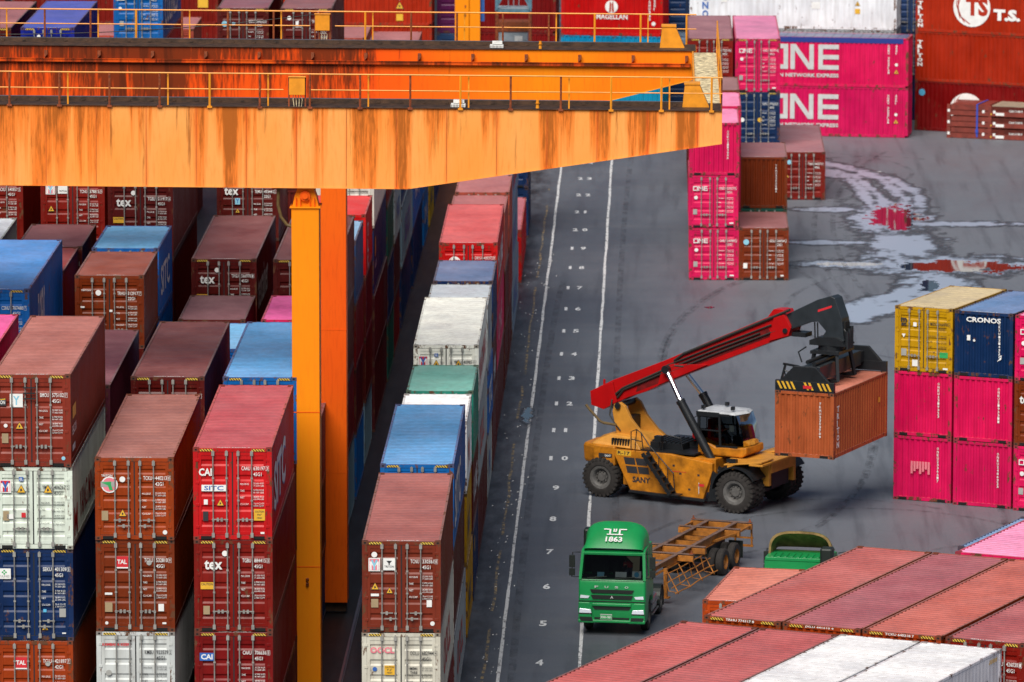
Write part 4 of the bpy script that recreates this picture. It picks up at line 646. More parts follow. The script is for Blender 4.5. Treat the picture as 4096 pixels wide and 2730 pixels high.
    # festoon channel on the far girder
    c = MB(); c.box(xl, 1.15 + ox, 17.86, 17.99, zt - .56, zt - .46); c.box(xl, 1.15 + ox, 17.84, 17.87, zt - .46, zt - .43); ch = c.obj('cable_channel', M['g_dirty'], t)
    for k in range(20): x = 1.0 + ox - k * 1.9; c = MB(); c.prism([(x - .05, zt - .16), (x + .06, zt - .16), (x + .06, zt - .3), (x - .05, zt - .42)], 'y', 17.84, 17.99); c.obj('bracket', M['g_rusty'], ch)
    # end walkway joining both girders
    x0, x1 = 1.25 + ox, 2.05 + ox; w = MB(); w.box(x0, x1, 1.95, 18.0, zt - .12, zt - .05); w.obj('end_walkway', M['walk'], t)
    w = MB(); w.box(x0 - .06, x0 - .002, 1.95, 17.95, zt - .35, zt); w.box(x1 + .002, x1 + .06, 1.95, 18.0, zt - .35, zt); w.obj('walkway_beam', M['g_yel'], t)
    w = MB(); 
    for z in (zt + .55, zt + 1.05): w.tube([(x1 + .03, 0, z), (x1 + .03, 18.2, z)], .028, 6)
    wo_ = w.obj('walkway_handrail', M['g_yel'], t)
    for k in range(9): p = MB(); y = .2 + k * 2.2; p.tube([(x1 + .03, y, zt - .1), (x1 + .03, y, zt + 1.05)], .03, 6); p.obj('rail_post', M['g_yel' if k % 3 else 'g_rusty'], wo_)
    # legs
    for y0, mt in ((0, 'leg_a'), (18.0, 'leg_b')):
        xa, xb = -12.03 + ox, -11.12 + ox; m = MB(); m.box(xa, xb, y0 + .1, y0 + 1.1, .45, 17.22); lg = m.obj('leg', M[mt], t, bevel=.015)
        m = MB(); m.box(xa - .05, xb + .05, y0 + .05, y0 + 1.15, 17.222, 17.26)
        m.prism([(xa + .03, 17.262), (xb - .02, 17.262), (xb - .1, 17.6), (xb - .22, 17.925), (xa + .22, 17.925), (xa + .1, 17.6)], 'y', y0 + .25, y0 + .9); br = m.obj('hinge_bracket', M[mt], lg)
        m = MB(); xm = (xa + xb) / 2; m.tube([(xm, y0 + .12, 17.62), (xm, y0 + .25, 17.62)], .17, 20); m.tube([(xm, y0 + .06, 17.62), (xm, y0 + .12, 17.62)], .1, 16)
        for dx in (-.3, -.16, .16, .3): m.box(xm + dx - .012, xm + dx + .012, y0 + .13, y0 + .25, 17.27, 17.55)
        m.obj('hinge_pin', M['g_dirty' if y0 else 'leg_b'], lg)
        m = MB(); [m.box(xb, xb + .018, y0 + .08, y0 + .14, .5 + .4 * i, .62 + .4 * i) for i in range(40)]; m.box(xb, xb + .006, y0 + .1, y0 + .2, .5, 17.2); m.obj('rust_edge', M['g_rusty'], lg)
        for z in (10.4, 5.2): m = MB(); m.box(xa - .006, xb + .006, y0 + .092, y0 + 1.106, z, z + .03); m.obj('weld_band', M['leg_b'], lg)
        m = MB(); m.box(xa + .05, xb - .05, y0 + .3, y0 + 1.0, .1, .45); m.obj('foot', M['deck'], lg)
    m = MB(); [m.tube([(-11.55 + ox, .06, 4.6 + i * .16), (-11.55 + ox, .03, 4.68 + i * .16)], .05, 8) for i in range(2)]; m.obj('lug', M['g_rusty'], t)
    # hose by the near leg head
    m = MB(); xa = -12.03 + ox; m.tube([(xa - .42, .2, 17.9), (xa - .44, .2, 17.3), (xa - .34, .2, 16.9), (xa - .15, .2, 16.65), (xa, .2, 16.6)], .055, 8); m.obj('cable_conduit', M['tanh'], t)
    # slack cable behind the far railing
    m = MB(); pts = []
    for k in range(25):
        u = k / 24; x = (-24.5 + 12.7 * u) + ox; z = zt + .15 + .9 * u * u; pts.append((x, 20.1, z))
    m.tube(pts, .016, 5); m.obj('slack_cable', M['cable'], t)
    # the cantilevered girders droop slightly toward their tip
    a = .0058; Rm = Matrix.Rotation(a, 3, 'Y'); Pv = Vector((-.07, 0, 17.9))
    for c in t.children:
        if c.name.split('.')[0] not in ('leg', 'lug', 'cable_conduit'): c.rotation_euler = (0, a, 0); c.location = Pv - Rm @ Pv
M['tanh'] = mat('old_hose', (.12, .075, .02), .6, 0, .3, 5)
crane_main()
t = thing('gantry_crane', (-10.8, 355, 0), 0, 'distant orange crane leg standing behind the far girder at the top edge', 'crane')
m = MB(); m.box(-.65, .13, 0, 1.2, 0, 22); m.obj('leg', M['leg_a'], t); m = MB(); m.box(.15, .75, .1, 1.3, 0, 22); m.obj('leg', M['leg_a'], t); m = MB(); [m.box(-.1, -.03, -.02, 0, 8.3 + .5 * i, 8.45 + .5 * i) for i in range(8)]; m.obj('rust_patch', M['g_rusty'], t)
m = MB(); m.box(.78, .98, .4, 1.2, 8.0, 22); m.obj('cable_duct', M['t_blue'], t)
# pale blue steel tower and grey cabinet
M['towerblue'] = mat('tower_blue_paint', (.12, .26, .34), .55, 0, .35, 4); M['cab_grey'] = mat('cabinet_grey', (.33, .38, .42), .55, 0, .2, 3)
t = thing('ladder_tower', (-8.35, 362, 0), 0, 'pale blue steel lattice tower between the distant crane leg and the back containers', 'tower')
for x in (-.95, .95):
    for y in (0, 1.6): m = MB(); m.bar((x, y, 7.9), (x, y, 14), .16, .16, (0, 1, 0)); m.obj('leg', M['towerblue'], t); m = MB(); m.bar((x, y, 0), (x, y, 7.9), .15, .15, (0, 1, 0)); m.obj('rusty_leg', M['g_rusty'], t)
m = MB()
for y in (0, 1.6):
    m.bar((-.95, y, 7.9), (.95, y, 7.9), .16, .16); m.bar((-.95, y, 8.1), (-.1, y, 9.6), .09); m.bar((.95, y, 8.1), (.1, y, 9.6), .09); m.bar((-.95, y, 9.7), (.95, y, 9.7), .1)
m.obj('brace', M['towerblue'], t); m = MB(); [m.bar((-.3 + .3 * i, .8, 8.0), (-.3 + .3 * i, .8, 14), .05, .05, (0, 1, 0)) for i in range(3)]; m.box(-.9, .9, .1, 1.5, 8.0, 8.06); m.obj('platform', M['cab_grey'], t)
t = thing('control_cabinet', (-8.45, 365.5, 0), 0, 'pale grey control cabinet under the blue lattice tower', 'cabinet')
m = MB(); m.box(-.85, .85, 0, 1.6, 4.9, 6.35); m.obj('housing', M['cab_grey'], t, bevel=.03); m = MB(); m.box(-.9, .9, -.05, 1.65, 6.352, 6.9); m.obj('roof', M['g_rusty'], t); m = MB(); m.box(.1, .55, -.03, -.003, 5.6, 6.1); m.obj('plate', M['whitebox'], t)
m = MB(); m.box(-.8, -.6, .1, 1.5, 0, 4.9); m.box(.6, .8, .1, 1.5, 0, 4.9); m.box(-.02, .02, -.012, -.002, 4.95, 6.3); m.obj('stand', M['cab_grey'], t)
# ---------------- reach stacker ----------------
M['boomdk'] = mat('boom_dark_red', (.16, .004, .004), .5, 0, .5, 4); M['roofsilver'] = mat('silver_cab_roof', (.5, .52, .55), .35, 0, .3, 4); M['sy'] = mat('machine_yellow', (.55, .195, .008), .45, 0, .5, 2.4); M['sy2'] = mat('machine_yellow_top', (.6, .26, .03), .5, 0, .25, 2)
M['boomred'] = mat('boom_red', (.42, .003, .004), .35, 0, .12, 2); M['mblack'] = mat('machine_black', (.012, .014, .017), .42, 0, .3, 3); M['mdark'] = mat('boom_black', (.022, .028, .034), .4, 0, .3, 2)
M['chrome'] = mat('chrome_rod', (.8, .8, .82), .12, 1); M['hub'] = mat('wheel_hub', (.11, .105, .1), .6, 0, .3, 8); M['tyre'] = mat('tyre_rubber', (.028, .024, .022), .9, 0, .35, 5)
def stud_tyre(R, w, lugs=26):
    m = MB(); n = 48
    prof = [(R * .55, -w / 2 + .05), (R * .62, -w / 2), (R * .9, -w / 2 + .01), (R * .965, -w / 2 + .05), (R * .975, 0), (R * .965, w / 2 - .05), (R * .9, w / 2 - .01), (R * .62, w / 2), (R * .55, w / 2 - .05)]
    m.lathe(prof, (0, 0, 0), 'y', n)
    for i in range(lugs):
        for s in (-1, 1):
            a = 2 * pi * (i + (.5 if s > 0 else 0)) / lugs; m.T = Matrix.Rotation(a, 4, 'Y')
            y0, y1 = sorted((s * (w / 2 - .0), s * .02)); m.box(-R * .055, R * .055, y0, y1, R * .93, R); y0, y1 = sorted((s * (w / 2 + .012), s * (w / 2 - .04))); m.box(-R * .05, R * .05, y0, y1, R * .84, R * .985)
    m.T = None; return m
def wheel(parent, x, y, z, R, w, side, hubmat='hub', truck=False):
    tm = stud_tyre(R, w, 26 if not truck else 40)
    o = tm.obj('wheel', M['tyre'], parent, smooth=True); o.location = (x, y, z)
    s = side; m = MB(); prof = [(0.001, s * w * .28), (R * .2, s * w * .28), (R * .22, s * w * .2), (R * .34, s * w * .12), (R * .38, s * w * .3), (R * .44, s * w * .4), (R * .46, s * w * .42), (R * .5, s * w * .42), (R * .58, s * w * .46)]
    m.lathe(prof, (0, 0, 0), 'y', 28)
    for i in range(10): a = 2 * pi * i / 10; m.box(R * .28 * cos(a) - .025, R * .28 * cos(a) + .025, min(s * w * .12, s * w * .26), max(s * w * .12, s * w * .26), R * .28 * sin(a) - .025, R * .28 * sin(a) + .025)
    m.obj('rim', M[hubmat], o, smooth=True); return o
RS = thing('reach_stacker', (-1.6, 251.67, 0), radians(-27.05), 'yellow reach stacker with a raised red boom holding a container over the lane', 'reach stacker')
def P(m, n, k, **kw): return m.obj(n, M[k], kw.pop('parent', RS), **kw)
for v in (-1.3, 1.3): wheel(RS, 0, v, .8, .8, .52, -1 if v < 0 else 1)
for v in (-2.02, -1.42, 1.42, 2.02): wheel(RS, 6.3, v, .83, .83, .54, -1 if v < 0 else 1)
# chassis frame: side plates between axles
m = MB()
for a, b in ((-1.5, -1.3), (1.3, 1.5)): m.prism([(.62, 1.72), (1.32, .4), (4.55, .3), (4.95, 1.45), (4.95, 1.75), (3.1, 1.98), (.55, 1.98)], 'y', a, b)
m.box(.9, 5.0, -1.3, 1.3, .55, 1.9); P(m, 'chassis', 'sy', bevel=.02)
m = MB(); m.box(-.5, 7.2, -.75, .75, .85, 1.5); m.box(6.0, 6.7, -1.1, 1.1, .6, 1.2); P(m, 'main_beam', 'mblack')
m = MB(); m.prism([(1.3, .33), (4.65, .22), (4.7, .32), (1.33, .42)], 'y', -1.62, -1.5); P(m, 'side_step', 'mblack')
# counterweight and engine hood (rounded rear)
secs = []
for (z, r, f) in ((1.3, .0, .5), (1.42, .06, .5), (1.95, .1, .5), (2.08, .02, .5)):
    secs.append([(-.75 - r + .5, -1.45, z), (-.95 - r, -1.0, z), (-1.05 - r, 0, z), (-.95 - r, 1.0, z), (-.75 - r + .5, 1.45, z), (.62, 1.5, z), (.62, -1.5, z)])
m = MB(); m.loft(secs); P(m, 'counterweight', 'sy', bevel=.05)
m = MB(); m.loft([[(-.55, -1.3, 2.08), (-.85, 0, 2.08), (-.55, 1.3, 2.08), (1.7, 1.4, 2.0), (1.7, -1.4, 2.0)], [(-.4, -1.2, 2.22), (-.65, 0, 2.24), (-.4, 1.2, 2.22), (1.65, 1.35, 2.1), (1.65, -1.35, 2.1)], [(.2, -1.1, 2.5), (.15, 0, 2.52), (.2, 1.1, 2.5), (1.3, 1.2, 2.45), (1.3, -1.2, 2.45)]]); hd = P(m, 'engine_hood', 'sy2', bevel=.04)
m = MB()
for i in range(7): x = .38 + i * .12; m.box(x, x + .06, -1.32, -1.1, 2.12, 2.38)
P(m, 'louvre', 'hole', parent=hd)
sgn = Sign(lambda u, v, e: (u, -1.506 - e, v)); sgn.rect(-.1, .5, 1.62, 1.78, 'ink'); sgn.text('SANY', .18, 1.65, .28, .09, 'white', e=.004)
sgn.rect(.72, 1.35, 1.76, 1.96, 'yellow'); sgn.text('R-17', .76, 1.79, .54, .14, 'ink', .03, .004); sgn.text('SANY', 1.42, .72, .8, .24, 'ink', .04)
for (x, z) in ((1.1, 1.42), (1.62, 1.42), (1.2, 1.08), (1.72, 1.08)): sgn.poly([(x, z), (x + .46, z), (x + .4, z + .28), (x - .08, z + .28)], 'ink')
for (x, z) in ((3.5, 1.2), (3.9, .6), (3.2, 1.5), (4.3, 1.2)): sgn.rect(x, x + .1, z, z + .08, 'ink')
sgn.rect(3.15, 3.8, 1.3, 1.32, 'red'); sgn.rect(4.35, 4.6, .8, .9, 'red'); sgn.rect(4.35, 4.38, .5, .95, 'silver'); sgn.build(RS)
# deck, fenders, front frame
m = MB(); m.box(1.7, 4.1, -1.35, 1.35, 1.985, 2.05); P(m, 'deck', 'mblack'); m = MB(); m.box(1.9, 3.3, -.9, -.2, 2.052, 2.3); m.box(2.2, 3.7, .3, .9, 2.052, 2.35); [m.tube([(2.0 + .2 * i, -.9, 2.35), (2.2 + .2 * i, -.1, 2.45)], .04, 6) for i in range(8)]; P(m, 'pump_unit', 'mblack')
arc = [(6.3 + 1.02 * cos(a), .83 + 1.02 * sin(a)) for a in [radians(x) for x in range(176, 30, -12)]]; arc2 = [(6.3 + .96 * cos(a), .83 + .96 * sin(a)) for a in [radians(x) for x in range(32, 180, 12)]]
for a, b in ((-2.3, -1.15), (1.15, 2.3)): m = MB(); m.prism(arc + arc2, 'y', a, b); P(m, 'fender', 'mblack')
m = MB(); m.prism([(4.8, .25), (5.2, .3), (5.25, 1.3), (5.0, 1.45)], 'y', -1.6, -1.45); P(m, 'mud_flap', 'mblack')
m = MB(); m.box(5.4, 7.35, -1.1, 1.1, 1.5, 1.92); m.box(6.9, 7.5, -2.2, 2.2, 1.93, 2.02); m.prism([(5.8, 1.86), (7.45, 2.06), (7.45, 2.12), (5.8, 1.92)], 'y', -2.2, -1.1); m.prism([(5.8, 1.86), (7.45, 2.06), (7.45, 2.12), (5.8, 1.92)], 'y', 1.1, 2.2); m.box(6.9, 7.3, 1.0, 1.2, .9, 1.93); m.box(6.9, 7.3, -1.2, -1.0, 1.0, 1.93); P(m, 'front_frame', 'sy2', bevel=.015)
m = MB(); m.box(5.9, 6.3, -2.15, -1.95, 1.98, 2.12); P(m, 'work_light', 'mblack')
# tower plates
for s in (-1, 1):
    m = MB(); a, b = sorted((s * .75, s * .58)); m.prism([(.35, 2.3), (.12, 3.35), (.2, 3.66), (.45, 3.74), (.68, 3.6), (.95, 3.1), (1.5, 2.5), (2.1, 2.02), (.5, 2.02)], 'y', a, b); P(m, 'tower_plate', 'sy2', bevel=.015)
m = MB(); m.tube([(.38, -.85, 3.6), (.38, .85, 3.6)], .12, 12); m.box(.4, .7, -.58, .58, 2.3, 3.1); P(m, 'pivot', 'mblack')
# exhaust pipe
m = MB(); m.tube([(-.88, -1.1, 3.6), (-.8, -1.1, 3.5), (-.25, -1.1, 2.98), (-.1, -1.08, 2.92), (.4, -.95, 2.86)], .055, 8); P(m, 'exhaust_pipe', 'tanh', smooth=True)
# boom (red): local box along inclined axis
def boxoid(prof, y, n, k, bev=.02, **kw): m = MB(); m.prism(prof, 'y', -y, y); return P(m, n, k, bevel=bev, **kw)
bm = boxoid([(-1.05, 4.03), (-.9, 3.62), (-.4, 3.36), (.62, 3.9), (1.45, 4.2), (2.05, 4.5), (3.3, 5.05), (7.0, 6.62), (7.75, 6.88), (7.82, 7.3), (7.5, 7.9), (4.13, 6.38), (2.3, 5.53), (-.05, 4.55)], .42, 'boom', 'boomred')
for pl_, ya_, yb_ in (([(2.0, 4.5), (2.75, 4.85), (4.2, 5.5), (2.6, 5.42), (2.2, 5.2)], -.5, -.421), ([(6.9, 6.65), (7.75, 6.92), (7.86, 7.25), (7.55, 7.75), (7.1, 7.6)], -.5, -.421), ([(6.9, 6.65), (7.75, 6.92), (7.86, 7.25), (7.55, 7.75), (7.1, 7.6)], .421, .5), ([(6.75, 7.58), (7.0, 7.9), (7.3, 7.92), (7.5, 7.9)], -.3, .3), ([(-.95, 3.5), (-.4, 3.36), (.2, 3.7), (.0, 4.5), (-.5, 4.3), (-1.0, 4.05)], -.52, -.421)):
    m = MB(); m.prism(pl_, 'y', ya_, yb_); m.obj('boom_plate', M['boomred'], bm, bevel=.012)
m = MB(); m.tube([(7.62, -.56, 7.12), (7.62, -.5, 7.12)], .1, 12); m.obj('boom_pin', M['mblack'], bm)
m = MB(); m.prism([(1.0, 4.15), (2.1, 4.62), (2.6, 5.0), (2.0, 4.95), (1.1, 4.5)], 'y', -.424, -.4205); m.obj('boom_dark_patch', M['boomdk'], bm)  # flat patch of darker red on the boom side
m = MB(); m.prism([(3.0, 5.15), (7.0, 6.85), (6.85, 7.15), (2.9, 5.45)], 'y', -.426, -.4205); m.obj('hose_channel', M['boomdk'], bm)
m = MB()
def along(s, off): # point on boom side: s metres from rear, off from the lower edge
    d = Vector((.919, .394)); n_ = Vector((-.394, .919)); p = Vector((-.3, 3.5)) + d * s + n_ * off; return (p.x, -.47, p.y)
for off0, s0, s1 in ((.62, 3.0, 8.2), (.34, 3.2, 8.3), (.48, 3.4, 7.6)): m.tube([along(s0, off0), along((s0 + s1) / 2, off0 + .02), along(s1, off0)], .035, 6)
m.tube([along(4.1, .82), along(3.6, .7), along(3.55, .5), along(3.9, .34)], .05, 6); m.tube([along(4.1, .82), along(7.0, .86), along(9.2, .9)], .06, 6); m.tube([along(.6, .15), along(1.0, .35), along(3.0, .4)], .04, 6); m.tube([along(.3, -.3), along(.25, .0), along(.6, .3), along(1.0, .42), along(3, .5)], .05, 6); m.obj('hydraulic_hose', M['cable'], bm)
m = MB(); m.tube([(-.45, -.35, 4.3), (-.45, -.35, 4.55)], .05, 8); m.obj('beacon', M['boomred'], bm)
# inner boom and gooseneck (black)
nk = boxoid([(7.4, 7.0), (7.55, 7.72), (8.93, 8.42), (9.5, 8.6), (9.68, 8.52), (9.98, 7.75), (10.05, 7.1), (10.1, 6.85), (9.0, 6.75), (9.3, 7.2), (8.95, 7.55), (8.6, 7.5)], .34, 'inner_boom', 'mdark')
sg2 = Sign(lambda u, v, e: (u, -.346 - e, v)); sg2.poly([(8.95, 7.93), (9.55, 8.15), (9.55, 8.24), (8.95, 8.02)], 'red'); sg2.build(nk)
m = MB(); m.box(9.85, 10.08, -.2, .2, 7.0, 7.6); m.obj('recess', M['hole'], nk); m = MB(); m.box(7.8, 8.4, -.3, .3, 6.88, 7.05); m.tube([(8.78, -.2, 6.7), (8.75, -.2, 7.5)], .03, 6); m.tube([(8.9, -.2, 6.7), (8.87, -.2, 7.5)], .03, 6); m.obj('damper', M['mblack'], nk)
# lift cylinders
for s in (-1, 1):
    y = s * .98; top = Vector((2.45, y * .62, 5.2)); mid = Vector((3.32, y, 3.98)); bot = Vector((4.95, y, 1.35))
    m = MB(); m.tube([mid, bot], .175, 14); m.tube([mid + (mid - bot).normalized() * .12, mid], .19, 14); m.tube([bot + Vector((0, -.12 * s, 0)), bot + Vector((0, .12 * s, 0))], .2, 12); cy = P(m, 'lift_cylinder', 'mblack', smooth=True)
    m = MB(); m.tube([top, mid], .105, 12); m.obj('piston_rod', M['chrome'], cy, smooth=True); m = MB(); m.tube([top + Vector((0, -.14, 0)), top + Vector((0, .14, 0))], .16, 12); m.obj('rod_eye', M['mblack'], cy)
# cab
cab = MB(); pl = [(3.95, 1.95), (5.9, 1.95), (6.1, 2.1), (6.08, 2.38), (5.6, 2.32), (5.2, 2.35), (4.75, 2.3), (4.5, 2.42), (3.95, 2.55)]
cab.prism(pl, 'y', -.8, .8); cb = P(cab, 'cab', 'sy', bevel=.06)
m = MB()
for y in (-.78, .78):
    m.bar((3.99, y, 2.5), (3.99, y, 3.62), .1, .08, (0, 1, 0)); m.bar((4.95, y, 2.35), (4.9, y, 3.6), .09, .07, (0, 1, 0)); m.bar((3.98, y, 3.6), (5.35, y, 3.6), .08); m.bar((3.98, y, 2.95), (4.93, y, 2.95), .05); m.bar((4.75, y, 2.34), (5.7, y, 2.36), .06)
m.bar((3.99, -.78, 3.6), (3.99, .78, 3.6), .08); m.box(3.96, 4.02, -.78, .78, 2.5, 2.9); m.obj('cab_frame', M['mblack'], cb)
m = MB(); fr = [(5.95, 2.4), (5.92, 2.7), (5.82, 3.1), (5.62, 3.6)]
m.loft([[(x, -.74, z) for x, z in fr], [(x + .1, -.4, z) for x, z in fr], [(x + .14, 0, z) for x, z in fr], [(x + .1, .4, z) for x, z in fr], [(x, .74, z) for x, z in fr]], cap=False)
for y in (-.76, .76): m._a([(4.0, y, 2.5), (4.9, y, 2.35), (5.95, y, 2.4), (5.62, y, 3.58), (4.0, y, 3.58)], [(0, 1, 2, 3, 4)])
g = m.obj('cab_glass', M['glass'], cb); 
me = g.data; me.polygons.foreach_set('use_smooth', [True] * len(me.polygons))
m = MB(); m.loft([[(3.92, -.82, 3.62), (5.6, -.8, 3.62), (5.85, 0, 3.62), (5.6, .8, 3.62), (3.92, .82, 3.62)], [(3.95, -.78, 3.72), (5.5, -.7, 3.70), (5.7, 0, 3.72), (5.5, .7, 3.70), (3.95, .78, 3.72)]]); m.obj('cab_roof', M['roofsilver'], cb, bevel=.02)
m = MB(); m.box(3.9, 4.9, -.84, -.8, 3.5, 3.68); [m.box(x - .06, x + .06, y - .08, y + .08, 3.76, 3.9) for x, y in ((4.6, .5), (5.3, -.4), (4.1, -.6))]; m.bar((5.3, -.4, 3.6), (5.33, -.4, 3.05), .05); m.obj('roof_lamp', M['mblack'], cb)
m = MB(); m.box(4.15, 4.7, -.25, .25, 2.42, 2.56); m.box(4.12, 4.25, -.25, .25, 2.5, 3.3); m.obj('seat', M['boomred'], cb); m = MB(); m.box(5.3, 5.75, -.4, .4, 2.42, 2.72); m.tube([(5.1, 0, 2.75), (5.3, 0, 2.6)], .02, 6); m.obj('dashboard', M['mblack'], cb)
m = MB(); m.box(5.3, 5.5, -.7, -.68, 2.95, 3.2); m.obj('paper_notice', M['whitebox'], cb)
# ladder, railings
m = MB(); a, b = Vector((2.1, -1.56, 2.0)), Vector((3.35, -1.6, .45)); 
for y in (0, -.42): m.bar(a + Vector((0, y, 0)), b + Vector((0, y, 0)), .06, .14)
for i in range(6): p = a.lerp(b, (i + .5) / 6); m.box(p.x - .14, p.x + .14, p.y - .42, p.y, p.z - .02, p.z + .02)
m.box(3.2, 3.7, -2.0, -1.6, .42, .47); st = P(m, 'stair', 'mblack')
m = MB(); hr = [(1.35, -1.5, 2.02), (1.35, -1.5, 2.75), (1.6, -1.5, 2.85), (1.85, -1.6, 2.75), (1.95, -1.62, 2.1)]; m.tube(hr, .022, 6); m.tube([(1.35, -1.5, 2.45), (1.9, -1.6, 2.4)], .02, 6); m.tube([(1.85, -1.6, 2.75), (2.2, -1.62, 2.3), (3.3, -1.62, 1.25), (3.35, -1.62, .6)], .022, 6); m.tube([(1.55, -1.55, 2.0), (1.6, -1.5, 2.85)], .02, 6); m.tube([(2.65, -1.62, 1.35), (2.65, -1.62, 1.87)], .018, 6); m.tube([(3.05, -1.62, .9), (3.05, -1.62, 1.48)], .018, 6); m.obj('stair_rail', M['mblack'], st)
m = MB(); m.tube([(2.7, 1.3, 2.05), (2.7, 1.3, 3.0), (2.9, 1.3, 3.1), (3.9, 1.3, 3.05)], .022, 6); m.tube([(2.7, 1.3, 2.6), (3.9, 1.3, 2.6)], .02, 6); m.tube([(3.3, 1.3, 2.05), (3.3, 1.3, 3.08)], .02, 6); m.tube([(2.6, -1.2, 2.05), (2.6, -1.2, 2.6), (2.8, -1.2, 2.68), (3.4, -1.2, 2.6), (3.5, -1.2, 2.05)], .022, 6); P(m, 'guard_rail', 'mblack')
m = MB(); m.box(2.35, 2.65, -1.45, -1.2, 2.42, 2.65); m.tube([(2.5, -1.3, 2.05), (2.5, -1.3, 2.45)], .02, 6); P(m, 'mirror_lamp', 'mblack'); m = MB(); m.tube([(3.3, .2, 2.3), (3.3, .2, 2.65)], .08, 10); P(m, 'extinguisher', 'boomred')
m = MB(); [m.tube([(-.0, -.55, 3.6 + .1 * i), (.0, -.75, 3.2), (.25, -.8, 2.9), (.5, -.78, 2.6)], .03, 6) for i in range(3)]; P(m, 'hose_bundle', 'cable')
# rotator and spreader, turned 5 degrees
SA = radians(5.0); SO = Vector((9.42, 0, 0)); T = Matrix.Translation(SO) @ Matrix.Rotation(SA, 4, 'Z'); zt = 5.24
def SM(): q = MB(); q.T = T; return q
m = SM(); m.prism([(-.75, zt + 1.42), (.75, zt + 1.42), (.6, zt + 1.62), (.35, zt + 1.75), (-.35, zt + 1.75), (-.75, zt + 1.6)], 'y', -.55, .55); m.tube([(0, 0, zt + 1.2), (0, 0, zt + 1.42)], .55, 20); [m.tube([(.75, y, zt + 1.3), (.75, y, zt + 2.0 + .08 * i)], .08, 8) for i, y in enumerate((-.35, -.1, .15))]; m.tube([(.75, -.3, zt + 1.9), (.5, -.2, zt + 2.15), (.2, 0, zt + 2.0)], .03, 6); m.tube([(.7, .1, zt + 1.9), (.45, .1, zt + 2.2), (.1, .1, zt + 2.0)], .03, 6); P(m, 'rotator', 'mblack')
m = SM()
for y in (-.95, .95):
    for x in (-.6, .6): m.bar((x, y, zt + .1), (x * .75, y * .75, zt + 1.25), .12)
    m.bar((-.6, y, zt + .12), (.6, y, zt + .12), .1)
m.box(-.6, .6, -.85, .85, zt + 1.12, zt + 1.24); P(m, 'shift_frame', 'mblack')
m = SM(); m.box(-.36, .36, -2.3, 2.3, zt + .28, zt + .86); sp = P(m, 'spreader_beam', 'mdark', bevel=.02)
m = SM(); m.box(-.28, .28, -2.9, -2.3, zt + .34, zt + .76); m.box(-.28, .28, 2.3, 2.9, zt + .34, zt + .76); m.tube([(-.2, -2.2, zt + 1.0), (-.2, .3, zt + 1.0)], .08, 10); m.tube([(.12, -2.3, zt + .95), (.12, .2, zt + .95)], .08, 10); m.tube([(-.5, -2.0, zt + .95), (-.65, -2.0, zt + 1.35), (-.6, -1.3, zt + 1.45)], .03, 6); m.tube([(-.5, -2.6, zt + .5), (-1.0, -2.6, zt + .7), (-.9, -2.6, zt + .25)], .04, 6); m.bar((-1.15, -2.6, zt + .2), (-.95, -2.6, zt + .95), .08); m.bar((-1.05, -2.6, zt + .95), (-.4, -2.6, zt + .88), .08); m.obj('telescope', M['mblack'], sp)
for s in (-1, 1):
    y0 = s * 3.03; m = SM(); a, b = sorted((y0, y0 - s * .16)); m.box(-1.22, 1.22, a, b, zt, zt + .38); m.prism([(-1.0, zt + .38), (1.0, zt + .38), (.45, zt + .95), (-.45, zt + .95)], 'y', a, b)
    for x in (-1.1, 1.1): m.box(x - .12, x + .12, a, b, zt - .12, zt)
    e = P(m, 'end_beam', 'mblack', bevel=.01)
    if s < 0:
        q = MB(); q.T = T
        for i in range(12):
            x = -1.15 + .185 * i
            if 4 <= i <= 5 or i == 8: continue
            q._a([(x, y0 - .006, zt + .34), (x + .09, y0 - .006, zt + .34), (x + .24, y0 - .006, zt + .05), (x + .15, y0 - .006, zt + .05)], [(0, 3, 2, 1)])
        q.obj('hazard_stripe', M['t_yellow'], e); q = MB(); q.T = T; q.box(-.05, .3, y0 - .02, y0 - .004, zt + .1, zt + .22); q.obj('warning_plate', M['t_red'], e)
# the container it holds
c_ = RS.matrix_basis @ Vector((9.42, 0, 0)); ya = radians(-27.05 + 5.0); R_3 = Matrix.Rotation(ya, 3, 'Z'); p_ = Vector((-1.6 + cos(radians(-27.05)) * 9.42, 251.67 + sin(radians(-27.05)) * 9.42, 0)) - R_3 @ Vector((CW / 2, L20 / 2, 0))
cont(p_.x, p_.y, 2.62, ya, L20, HS, (.43, .095, .03), 'orange container with white upright lettering hanging from the reach stacker', front='end', ser=('TRHU', '330370', '9', ''), haz=False, roof=(.46, .13, .07), side=lambda sg, h: (vert(sg, 'TRITON', .35, 2.05, .24, .26, b=.05), sg.rect(5.0, 5.2, 1.5, 1.7, 'yellow')))
